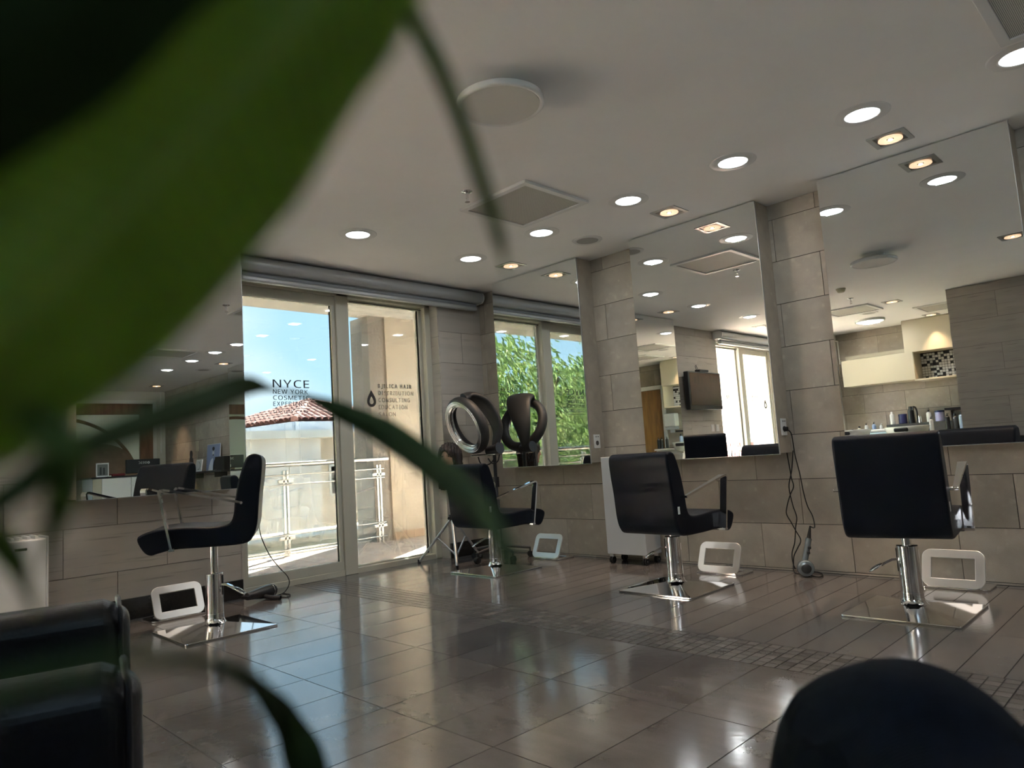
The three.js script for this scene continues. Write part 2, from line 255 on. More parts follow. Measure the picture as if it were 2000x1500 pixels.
// floor: planks 0.3 x 0.6 near the lens, a mosaic band, narrow planks 0.15 x 0.6 along the stone wall
{
  const f = thing('floor', 'brown grey polished stone tile floor with a mosaic band', 'floor', [0, 0, 0], 0, null, 'structure'), r = rand(3), G = 0.004, TH = 0.008;
  part('screed', [box(-5.45, XE, -0.2, -0.0022, ZA - 0.1, ZC + 0.15), box(-5.45, XS, -0.2, -0.0022, ZC + 0.15, ZN + 0.1)], M.grout, f);
  const rows = [[-0.945 + 0.6 * 2, 6], [-0.945, 1]], near = [], far = [], x0 = -1.735 - 0.3 * 12;
  const zl = [-2.75, -2.15, -1.55, -0.945, -0.345, 0.255, 0.855, 1.455, 2.055, 2.655, 2.85];
  for (let j = 0; j + 1 < zl.length; j++) for (let i = 0; i < 34; i++) {
    let a = x0 + i * 0.3, b = a + 0.3; a = Math.max(a, -5.36); b = Math.min(b, XE); if (b - a < 0.02) continue;
    const z0 = zl[j], z1 = Math.min(zl[j + 1], a >= XS - 0.01 ? ZC : ZN); if (z1 - z0 < 0.02) continue;
    (b < 1.0 && z1 < 0.9 ? near : far).push([b - a - G, TH, z1 - z0 - G, (a + b) / 2, -TH / 2, (z0 + z1) / 2]);
  }
  const rowsB = [[-3.06, -3.67], [-3.67, -4.27], [-4.27, ZA]], nearB = [], farB = [];
  for (const [z0, z1] of rowsB) for (let i = 0; i < 66; i++) {
    let a = -1.717 - 0.15 * 25 + i * 0.15, b = a + 0.15; a = Math.max(a, -5.36); b = Math.min(b, XE); if (b - a < 0.02) continue;
    (b < 0.6 ? nearB : farB).push([b - a - G, TH, z0 - z1 - G, (a + b) / 2, -TH / 2, (z0 + z1) / 2]);
  }
  for (const t of near) laid('floor_tile', f, ...t, M.floorTiles, r);
  for (const t of nearB) laid('floor_plank', f, ...t, M.floorTiles, r);
  stuffTiles('far_floor_tiles', f, [...far, ...farB], M.floorTiles[0]);
  const mos = [], mosFar = [];
  for (let k = 0; k < 6; k++) for (let i = 0; i < 188; i++) {
    const a = -5.32 + i * 0.0512, z1 = -2.752 - k * 0.0512, t = [0.0465, TH, 0.0465, a + 0.0256, -TH / 2, z1 - 0.0256]; if (a > XE - 0.06) continue;
    (a > -2.95 && a < -0.4 ? mos : mosFar).push(t);
  }
  for (const t of mos) laid('mosaic_tile', f, ...t, M.mosaic, r);
  for (let q = 0; q < 4; q++) stuffTiles('far_mosaic_tiles', f, mosFar.filter((_, i) => (i * 7 + (i >> 3)) % 4 === q), M.mosaic[q]);
}
function tiledWall(name, label, { along, at, face, from, to, y0 = 0.015, y1 = H, row = 0.305, len = 0.61, joint = 0, mats, grout, thick = 0.15, holes = [], seed = 1, name2 = 'wall_tile', hideBelow }) {
  // along 'x' or 'z'; at = the coordinate of the tile face; face = +1 or -1 the side it looks to
  const w = thing(name, label, 'wall', [0, 0, 0], 0, null, 'structure'), r = rand(seed), g = 0.004, TH = 0.01;
  // the masonry behind the tiles, with its openings left free
  const segs = []; let cur = from; const hs = [...holes].sort((a, b) => a[0] - b[0]);
  for (const h of hs) { if (h[0] > cur) segs.push([cur, h[0], 0, y1]); if (h[2] > 0.001) segs.push([h[0], h[1], 0, h[2]]); if (h[3] < y1 - 0.001) segs.push([h[0], h[1], h[3], y1]); cur = h[1]; }
  if (cur < to) segs.push([cur, to, 0, y1]);
  const back = at - face * thick, front = at - face * (TH * 0.8);
  part('masonry', segs.map(([a, b, c, d]) => (along === 'x' ? box(a, b, c, d, back, front) : box(back, front, c, d, a, b))), grout, w);
  const nr = Math.ceil((y1 - y0) / row) + 1;
  for (let j = -1; j < nr; j++) {
    const a0 = Math.max(0, y0 + j * row), a1 = Math.min(y1, y0 + (j + 1) * row); if (a1 - a0 < 0.012) continue;
    const off = joint + (j % 2 ? len / 2 : 0), i0 = Math.floor((from - off) / len);
    for (let i = i0; off + i * len < to; i++) {
      let s0 = Math.max(from, off + i * len), s1 = Math.min(to, off + (i + 1) * len); if (s1 - s0 < 0.012) continue;
      let pieces = [[s0, s1, a0, a1]];
      for (const h of holes) pieces = pieces.flatMap(([p, q, c, d]) => { if (h[0] >= q || h[1] <= p || h[2] >= d || h[3] <= c) return [[p, q, c, d]]; const o = []; if (p < h[0]) o.push([p, h[0], c, d]); if (q > h[1]) o.push([h[1], q, c, d]); const P = Math.max(p, h[0]), Q = Math.min(q, h[1]); if (c < h[2]) o.push([P, Q, c, h[2]]); if (d > h[3]) o.push([P, Q, h[3], d]); return o; });
      for (const [p, q, c, d] of pieces) { if (q - p < 0.012 || d - c < 0.012) continue; const L = q - p - g, hh = d - c - g, pr = at - face * (TH / 2) + face * (r() - 0.5) * 0.0008; along === 'x' ? laid(name2, w, L, hh, TH, (p + q) / 2, (c + d) / 2, pr, mats, r) : laid(name2, w, TH, hh, L, pr, (c + d) / 2, (p + q) / 2, mats, r); }
    }
  }
  return w;
}
const DOOR1 = [-4.275, -2.29], DOOR2 = [0.33, 2.36], DTOP = 2.47;
tiledWall('wall_back', 'beige limestone tile wall behind the tall styling mirrors', { along: 'x', at: ZA, face: 1, from: -5.37, to: XE, joint: -3.93 + 0.305, mats: M.stoneTiles, grout: M.grout, seed: 5 });
tiledWall('wall_left', 'grey streaked travertine tile wall with the sliding doors', { along: 'z', at: XB, face: 1, from: ZA, to: ZN + 0.1, joint: -1.77 + 0.31, len: 0.62, mats: M.travTiles, grout: M.groutLight, thick: 0.25, seed: 6, holes: [[DOOR1[0], DOOR1[1], 0, DTOP], [DOOR2[0], DOOR2[1], 0, DTOP]] });
tiledWall('wall_front', 'pale travertine partition wall behind the armchair', { along: 'x', at: ZC, face: -1, from: XN, to: XE, joint: 0.1, len: 1.2, mats: M.travTiles, grout: M.groutLight, thick: 0.15, seed: 7, holes: [[0.45, 1.25, 1.6, 2.25]] });
{
  const q = thing('window_1', 'plain window in the partition wall behind the seated person', 'window', [0, 0, ZC + 0.08], 0, null, 'structure');
  part('frame', [rbox(.45, .5, 1.6, 2.25, -.05, .05, .004), rbox(1.2, 1.25, 1.6, 2.25, -.05, .05, .004), rbox(.45, 1.25, 1.6, 1.65, -.05, .05, .004), rbox(.45, 1.25, 2.2, 2.25, -.05, .05, .004)], M.frame, q);
  part('pane', box(.5, 1.2, 1.65, 2.2, -.003, .003), M.glass, q);
}
tiledWall('wall_nook', 'beige stone tile wall of the wash basin nook', { along: 'x', at: ZN, face: -1, from: -5.37, to: XS + 0.1, joint: 0.2, mats: M.stoneTiles, grout: M.grout, thick: 0.15, seed: 8, holes: [[-2.12, -1.3, 0, 2.1]] });
solo('wall_corridor', box(XS, XS + 0.12, 0, H, ZC + 0.15, ZN + 0.15), M.paint, 'painted side wall of the passage beside the nook', 'wall', null, 'structure');
solo('wall_pier', box(-5.22, -4.4, 0, H, 2.35, ZN), M.paint, 'painted pier between second sliding door and wash nook', 'wall', null, 'structure');
{ // reception end wall with a doorway
  const w = thing('wall_right', 'white painted end wall at the reception with a wide doorway', 'wall', [0, 0, 0], 0, null, 'structure');
  part('masonry', [box(XE, XE + 0.15, 0, H, ZA - 0.15, -4.58), box(XE, XE + 0.15, 2.33, H, -4.58, -2.4), box(XE, XE + 0.15, 0, H, -2.4, ZC + 0.15)], M.paint, w);
}
{ // ceiling
  const c = thing('ceiling', 'smooth light grey plaster ceiling with recessed lamps', 'ceiling', [0, 0, 0], 0, null, 'structure');
  part('plaster', [box(-5.45, XE + 0.15, H, H + 0.2, ZA - 0.15, ZC + 0.15), box(-5.45, XS + 0.12, H, H + 0.2, ZC + 0.15, ZN + 0.15)], M.ceiling, c);
}
for (const [a, b, n] of [[-2.29, -1.02, 'left'], [-4.8, -4.275, 'corner'], [-0.1, 0.33, 'far']])
  solo('baseboard_' + n, rbox(XB, XB + 0.022, 0, 0.135, a, b, 0.003), M.darkStone, n === 'left' ? 'dark stone skirting under the mirror with the footrest, left of the door' : n === 'corner' ? 'dark stone skirting right of the sliding door by the tripod' : 'dark stone skirting below the television', 'skirting', null, 'structure');

// ---------------------------------------------------------------- sliding doors
function textMesh(str, size, stretch, mat, parent, x, y, z, f = font, name = 'lettering', tracking = 0.22) {
  // reads towards +x; set letter by letter so that the spacing is wide
  const gs = []; let u = 0;
  for (const ch of str) { if (ch === ' ') { u += size * 0.5; continue; } const g = new TextGeometry(ch, { font: f, size, depth: 0.0015, curveSegments: 4 }); g.scale(stretch, 1, 1); g.computeBoundingBox(); const b = g.boundingBox; g.translate(u - b.min.x, 0, 0); u += b.max.x - b.min.x + size * tracking; gs.push(g); }
  const g = join(gs); g.rotateY(Math.PI / 2); g.translate(x, y, z); return part(name, g, mat, parent);
}
function fitText(str, size, width, mat, parent, x, y, z, f) { // stretches the line to the width found in the photograph
  const tr = 0.3; let w = 0; for (const ch of str) { if (ch === ' ') { w += size * 0.5; continue; } const g = new TextGeometry(ch, { font: f ?? font, size, depth: 0.001, curveSegments: 2 }); g.computeBoundingBox(); w += g.boundingBox.max.x - g.boundingBox.min.x; }
  const n = str.length - 1, gaps = n * size * tr, st = Math.max(0.6, (width - gaps) / w); return textMesh(str, size, st, mat, parent, x, y, z, f, 'lettering', tr);
}
function slidingDoor(name, label, z0, z1, nyceFirst, glass) {   // z0 < z1; the frame's inner face lies at XD + 0.05
  const d = thing(name, label, 'door', [0, 0, 0], 0, null, 'structure'), F = M.frame, xi = XD + 0.045, xo = XD - 0.075, mid = (z0 + z1) / 2 - 0.01;
  const top = DTOP, ft = 0.075;
  part('frame', [rbox(xo, xi, 0, top, z0, z0 + 0.075, .006), rbox(xo, xi, 0, top, z1 - 0.075, z1, .006), rbox(xo, xi, top - ft, top, z0, z1, .006), rbox(xo, xi - 0.012, -0.01, 0.045, z0, z1, .006), rbox(xo, xi, 0, top, mid - 0.062, mid + 0.062, .006)], F, d);
  part('reveal', [box(xi, XB, 0, top, z0 - 0.0, z0 + 0.012), box(xi, XB, 0, top, z1 - 0.012, z1), box(xi, XB, top - 0.012, top, z0, z1)], M.travTiles[1], d);
  // the sash of the sliding leaf (towards +z) stands proud; the other leaf is slimmer
  const sash = (a, b, xs, wTop, wSide, wBot, y0) => [rbox(xs - 0.04, xs, y0, y0 + wBot, a, b, .004), rbox(xs - 0.04, xs, top - ft - wTop, top - ft, a, b, .004), rbox(xs - 0.039, xs - 0.001, y0, top - ft, a, a + wSide, .004), rbox(xs - 0.039, xs - 0.001, y0, top - ft, b - wSide, b, .004)];
  part('sash', sash(mid + 0.062, z1 - 0.075, xi - 0.02, 0.085, 0.035, 0.075, 0.045), F, d);
  part('sash', sash(z0 + 0.075, mid - 0.062, xi - 0.06, 0.025, 0.028, 0.012, 0.045), F, d);
  part('seal', [box(xi - 0.058, xi - 0.05, 0.12, top - ft - 0.085, mid + 0.062 + 0.035, mid + 0.062 + 0.04), box(xi - 0.09, xi - 0.082, 0.05, top - ft - 0.02, z0 + 0.103, z0 + 0.115), box(xi - 0.03, xi - 0.019, top - ft - 0.029, top - ft - 0.024, z0 + 0.1, mid - 0.09)], M.rubber, d);
  part('pane', box(xi - 0.042, xi - 0.036, 0.118, top - ft - 0.083, mid + 0.062 + 0.033, z1 - 0.075 - 0.033), glass, d);
  part('pane', box(xi - 0.082, xi - 0.076, 0.055, top - ft - 0.023, z0 + 0.1, mid - 0.062 - 0.026), glass, d);
  const xa = xi - 0.0355, xb = xi - 0.0755;
  const zN = nyceFirst ? -2.646 : 0.96, zB = nyceFirst ? -3.681 : 2.02, xN = nyceFirst ? xa : xb, xB = nyceFirst ? xb : xa;
  const t = nyceFirst;
  fitText('NYCE', 0.064, 0.322, M.darkText, d, xN, 1.583, zN);
  fitText('NEW YORK', 0.035, 0.322, M.darkText, d, xN, 1.532, zN);
  fitText('COSMETIC', 0.035, 0.322, M.darkText, d, xN, 1.482, zN);
  fitText('EXPERIENCE', 0.035, 0.322, M.darkText, d, xN, 1.432, zN);
  part('rule', box(xN, xN + 0.0015, 1.409, 1.4115, zN - 0.322, zN), M.paleText, d);
  fitText('LUXURY CARE', 0.024, 0.322, M.paleText, d, xN, 1.374, zN);
  part('rule', box(xN, xN + 0.0015, 1.349, 1.3515, zN - 0.322, zN), M.paleText, d);
  const lines = [['BJELICA HAIR', 0.387, fontB], ['DISTRIBUTION', 0.395], ['CONSULTING', 0.352], ['EDUCATION', 0.322], ['SALON', 0.183]];
  lines.forEach(([s, w, f], i) => fitText(s, 0.037, w, M.greyText, d, xB, 1.607 - i * 0.0652, zB, f));
  { // the drop emblem: a ring shaped like a drop
    const drop = (k, P = THREE.Shape, dy = 0) => { const s = new P(); s.moveTo(0, 0.082 * k + dy); s.bezierCurveTo(0.03 * k, 0.03 * k + dy, 0.046 * k, 0.012 * k + dy, 0.046 * k, -0.02 * k + dy); s.absarc(0, -0.02 * k + dy, 0.046 * k, 0, -Math.PI, true); s.bezierCurveTo(-0.046 * k, 0.012 * k + dy, -0.03 * k, 0.03 * k + dy, 0, 0.082 * k + dy); return s; };
    const s = drop(1.05); s.holes.push(drop(0.47, THREE.Path, -0.012)); const g = extrude(s, 0.0015); g.rotateY(Math.PI / 2); g.translate(xB, 1.5, zB + 0.075); part('emblem', g, M.greyText, d);
  }
  return d;
}
slidingDoor('door_1', 'two-pane sliding balcony door with salon lettering beside the hood dryer', DOOR1[0], DOOR1[1], true, M.solarGlass);
slidingDoor('door_2', 'second sliding balcony door beside the wall television', DOOR2[0], DOOR2[1], false, M.glass);

function blindBox(z0, z1, label) {
  const b = thing('roller_blind', label, 'blind', [0, 0, 0], 0, 'roller blinds over the doors'), prof = new THREE.Shape();
  prof.moveTo(0, 0); prof.lineTo(0.115, 0); prof.quadraticCurveTo(0.155, 0.01, 0.157, 0.055); prof.quadraticCurveTo(0.155, 0.1, 0.11, 0.108); prof.lineTo(0, 0.108); prof.closePath();
  const g = extrude(prof, z1 - z0 - 0.03, 0.002); g.translate(XB + 0.012, 2.445, z0 + 0.015); part('cassette', boxUV(g), M.blind, b);
  const cap = (z) => { const q = extrude(prof, 0.014, 0.003); q.translate(XB + 0.012, 2.445, z); return q; }; part('end_cap', cap(z0), M.trim, b); part('end_cap', cap(z1 - 0.015), M.trim, b);
  part('fabric_roll', rod([XB + 0.09, 2.42, z0 + 0.06], [XB + 0.09, 2.42, z1 - 0.06], 0.02), M.blindDark, b);
  part('hem_bar', rbox(XB + 0.055, XB + 0.115, 2.368, 2.408, z0 + 0.05, z1 - 0.05, 0.014), M.blind, b);
  part('bracket', box(XB, XB + 0.03, 2.4, H, z0 + 0.1, z0 + 0.13), M.trim, b); part('bracket', box(XB, XB + 0.03, 2.4, H, z1 - 0.13, z1 - 0.1), M.trim, b);
}
blindBox(-4.745, -2.24, 'grey roller blind cassette above the sliding door next to the hood dryer');
blindBox(0.26, 2.34, 'pale roller blind cassette above the second sliding door near the television');

// ---------------------------------------------------------------- mirrors
const stoneSide = M.stoneTiles[1];
function socketPlate(parent, x, y, z, axis) {   // on the side of a mirror box, looking along +x ('x') or -z ('z')
  const s = part('power_socket', rbox(-0.004, 0.004, -0.058, 0.058, -0.04, 0.04, 0.003), M.white, parent), h = part('socket_well', cyl(.02, .02, .004, 0, 0, 0, 20).rotateZ(-Math.PI / 2).translate(0.001, -0.014, 0), M.greyPlastic, s);
  for (const q of [-0.014, 0.014]) part('switch_key', box(-0.004, 0.008, 0.036, 0.042, q - 0.006, q + 0.006), M.greyPlastic, s);
  s.position.set(x, y, z); s.rotation.y = axis; return s;
}
function mirrorBox(x0, x1, label, dark) {   // on the back wall
  const m = thing('wall_mirror', label, 'mirror');
  part('box', boxUV(rbox(x0 + 0.002, x1 - 0.002, BOT + 0.004, H - 0.004, ZA, ZM - 0.006, 0.003)), stoneSide, m);
  part('mirror_glass', box(x0, x1, BOT, H - 0.006, ZM - 0.006, ZM), M.mirror, m);
  part('edge_profile', [box(x0 - 0.001, x1 + 0.002, BOT - 0.004, BOT, ZM - 0.012, ZM + 0.001), box(x1, x1 + 0.003, BOT - 0.004, H - 0.006, ZM - 0.012, ZM + 0.001)], M.alu, m);
  socketPlate(m, x1 + 0.002, 0.985, ZM - 0.1, 0); return m;
}
mirrorBox(-4.797, -3.745, 'tall ceiling-high wall mirror showing trees, beside the ring hood dryer');
mirrorBox(-3.188, -2.125, 'tall ceiling-high wall mirror above white trolley, showing the television');
mirrorBox(-1.69, -0.65, 'tall ceiling-high wall mirror showing cream cabinets and bottles');
mirrorBox(-0.15, 0.9, 'tall ceiling-high wall mirror near the poster shelf');
{
  const m = thing('wall_mirror', 'tall wall mirror showing the reception desk, beside the balcony door', 'mirror');
  part('box', boxUV(rbox(XB, XM - 0.006, BOT + 0.004, H - 0.004, -2.228, -1.167, 0.003)), stoneSide, m);
  part('mirror_glass', box(XM - 0.006, XM, BOT, H - 0.006, -2.23, -1.165), M.mirror, m);
  part('edge_profile', [box(XM - 0.012, XM + 0.001, BOT - 0.004, BOT, -2.231, -1.164), box(XM - 0.012, XM + 0.001, BOT - 0.004, H - 0.006, -2.233, -2.23)], M.alu, m);
  socketPlate(m, XM - 0.1, 0.985, -2.232, Math.PI / 2);
}

// ---------------------------------------------------------------- ceiling fittings
const ringGeo = lathe([[0.084, 0], [0.086, -0.006], [0.104, -0.007], [0.106, -0.003], [0.128, -0.004], [0.136, -0.002], [0.1365, 0.001]], 48);
const ringInner = lathe([[0.084, -0.004], [0.086, -0.008], [0.094, -0.0085], [0.096, -0.005]], 48);
function downlight(x, z, label, k = 1, on = true) {
  const d = thing('downlight', label, 'lamp', [x, H, z], 0, 'round white ceiling downlights');
  part('trim_ring', ringGeo, M.trim, d); part('inner_ring', ringInner, M.trim, d);
  part('diffuser', (() => { const g = new THREE.CylinderGeometry(0.084, 0.084, 0.004, 40); g.translate(0, -0.003, 0); return g; })(), M.lampWhite, d);
  const l = new THREE.RectAreaLight(lin(0.95, 0.98, 1.0), LAMP * k, 0.1, 0.1); l.position.set(0, -0.012, 0); l.rotation.x = -Math.PI / 2; d.add(l); return d;
}
const LAMP = 44, SPOT = 2.4;
[[-4.26, -3.875, 'white ceiling downlight nearest the corner mirror'], [-3.455, -3.875, 'white ceiling downlight between the loudspeaker and corner grille'], [-2.65, -3.87, 'white ceiling downlight before the mirror that shows the television'], [-1.885, -3.87, 'white ceiling downlight between the second and third mirrors'], [-1.15, -3.87, 'white ceiling downlight before the mirror showing cream cabinets'], [-0.46, -3.865, 'white ceiling downlight beside the dark ceiling grille'], [0.345, -3.86, 'white ceiling downlight before the mirror near the poster shelf'], [1.34, -3.86, 'white ceiling downlight towards the poster shelf'], [-4.235, -2.768, 'white ceiling downlight before the sliding door'], [-4.295, -1.67, 'white ceiling downlight before the mirror left of the door'], [-4.315, -0.33, 'white ceiling downlight before the wall television']].forEach(([x, z, l]) => downlight(x, z, l));
{ // the large round lamp over the wash basins
  const d = thing('ceiling_lamp', 'large round lit ceiling lamp over the wash basins', 'lamp', [-3.5, H, 1.78]);
  part('rim', lathe([[0.2, 0], [0.2, -0.03], [0.19, -0.036], [0.18, -0.03]], 48), M.trim, d);
  part('diffuser', (() => { const g = new THREE.CylinderGeometry(0.185, 0.18, 0.02, 48); g.translate(0, -0.022, 0); return g; })(), M.lampWhite, d);
  const l = new THREE.RectAreaLight(lin(1, 0.97, 0.9), LAMP * 0.8, 0.2, 0.2); l.position.set(0, -0.05, 0); l.rotation.x = -Math.PI / 2; d.add(l);
}
function squareSpot(x, z, label, k = 1) {
  const d = thing('square_spotlight', label, 'lamp', [x, H, z], 0, 'square halogen spotlights'), s = 0.1, q = 0.074;
  const sh = roundRect(2 * s, 2 * s, 0.004); const hole = new THREE.Path(); hole.moveTo(-q, -q); hole.lineTo(-q, q); hole.lineTo(q, q); hole.lineTo(q, -q); hole.closePath(); sh.holes.push(hole);
  const g = extrude(sh, 0.006); g.rotateX(Math.PI / 2); part('frame', g, M.alu, d);
  part('well', [box(-q, q, -0.002, 0.0, -q, q)], M.gunmetal, d);
  part('reflector', (() => { const r = lathe([[0.062, -0.003], [0.064, -0.01], [0.055, -0.0105], [0.02, -0.005]], 32); return r; })(), M.lampWarm, d);
  part('capsule', (() => { const c = new THREE.CylinderGeometry(0.013, 0.013, 0.006, 20); c.translate(0, -0.009, 0); return c; })(), M.lampHot, d);
  const l = new THREE.SpotLight(lin(1.0, 0.66, 0.40), SPOT * k, 0, 0.62, 0.7, 2); l.position.set(0, -0.03, 0); l.target.position.set(0, -2, 0); l.castShadow = true; d.add(l, l.target); return d;
}
[[-4.235, -4.32, 'square warm halogen spotlight before the corner mirror'], [-2.615, -4.315, 'square warm halogen spotlight before the mirror that shows the television'], [-1.155, -4.33, 'square warm halogen spotlight before the mirror showing cabinets'], [0.48, -4.37, 'square warm halogen spotlight before the mirror near the poster shelf'], [-4.7, -1.70, 'square warm halogen spotlight before the mirror left of the door'], [-4.62, 0.62, 'square warm halogen spotlight before the second sliding door'], [-1.14, -1.68, 'square warm halogen spotlight in the middle of the room'], [3.39, -4.38, 'square warm halogen spotlight by the reception doorway'], [-2.83, 2.3, 'square warm halogen spotlight over the cream wall cabinet'], [-2.83, 0.58, 'square warm halogen spotlight at the mouth of the wash nook']].forEach(([x, z, l]) => squareSpot(x, z, l));
{ // unlit surface lamp
  const d = thing('ceiling_lamp', 'unlit round flat ceiling lamp in the middle of the room', 'lamp', [-2.145, H, -2.19]);
  part('mounting_plate', cyl(0.1, 0.1, 0.05, 0, -0.05, 0, 32), M.white, d);
  part('body', lathe([[0, -0.076], [0.178, -0.076], [0.18, -0.082], [0.193, -0.084], [0.2, -0.077], [0.199, -0.057], [0.187, -0.05], [0, -0.05]], 56), M.white, d);
  part('diffuser', cyl(0.177, 0.177, 0.004, 0, -0.080, 0, 48), M.lampOff, d);
}
function airGrille(x, z, label, mat = M.grille) {
  const d = thing('air_grille', label, 'air grille', [x, H, z], 0, 'square perforated ceiling air grilles'), s = 0.305, q = 0.268;
  const sh = roundRect(2 * s, 2 * s, 0.006), h = new THREE.Path(); h.moveTo(-q, -q); h.lineTo(-q, q); h.lineTo(q, q); h.lineTo(q, -q); h.closePath(); sh.holes.push(h);
  const g = extrude(sh, 0.016, 0.002); g.rotateX(Math.PI / 2); part('frame', g, M.trim, d);
  part('perforated_plate', (() => { const p = new THREE.PlaneGeometry(2 * q, 2 * q, 8, 8); const a = p.attributes.position; for (let i = 0; i < a.count; i++) a.setZ(i, 0.004 * Math.max(Math.abs(a.getX(i)), Math.abs(a.getY(i))) / q); p.rotateX(Math.PI / 2); p.translate(0, -0.006, 0); p.computeVertexNormals(); return p; })(), mat, d);
  return d;
}
airGrille(-3.118, -3.345, 'square perforated ceiling grille near the door end of the salon');
airGrille(-0.195, -3.37, 'square perforated ceiling grille beside the row of downlights, over the third mirror');
airGrille(-3.36, 0.66, 'square perforated ceiling grille at the mouth of the wash nook');
airGrille(-2.5, 1.64, 'square perforated ceiling grille over the washing chairs');
function loudspeaker(x, z, label) { const d = thing('ceiling_speaker', label, 'speaker', [x, H, z], 0, 'ceiling loudspeakers'); part('trim_ring', lathe([[0.085, -0.004], [0.088, -0.008], [0.112, -0.008], [0.118, -0.002], [0.118, 0.001]], 40), M.trim, d); part('mesh_cover', cyl(0.086, 0.086, 0.004, 0, -0.006, 0, 36), std({ color: lin(.36, .355, .34), roughness: 0.8 }), d); }
loudspeaker(-3.38, -4.33, 'round ceiling loudspeaker between the first two mirrors'); loudspeaker(1.19, -4.35, 'round ceiling loudspeaker towards the poster shelf'); loudspeaker(-3.3, 1.15, 'round ceiling loudspeaker near the large round lamp');
function sprinkler(x, z, label) { const d = thing('sprinkler', label, 'sprinkler', [x, H, z], 0, 'fire sprinklers'); part('flange', lathe([[0.0, -0.012], [0.014, -0.012], [0.034, -0.004], [0.036, 0]], 24), M.chrome, d); part('nozzle', cyl(0.008, 0.01, 0.03, 0, -0.04, 0, 12), M.chrome, d); part('frame_arms', [rod([-0.011, -0.036, 0], [-0.008, -0.062, 0], 0.0025), rod([0.011, -0.036, 0], [0.008, -0.062, 0], 0.0025), cyl(0.004, 0.004, 0.02, 0, -0.06, 0, 8)], M.chrome, d); part('deflector', cyl(0.016, 0.016, 0.003, 0, -0.067, 0, 16), M.chrome, d); }
sprinkler(-3.165, -2.88, 'chrome fire sprinkler beside the square ceiling grille'); sprinkler(-3.06, -0.2, 'chrome fire sprinkler near the smoke detector');
{ const d = thing('smoke_detector', 'round cream smoke detector on the ceiling', 'smoke detector', [-2.91, H, -0.92]); part('base', cyl(0.05, 0.052, 0.016, 0, -0.016, 0, 28), M.cream, d); part('head', lathe([[0, -0.045], [0.03, -0.045], [0.04, -0.036], [0.046, -0.016]], 28), M.cream, d); }

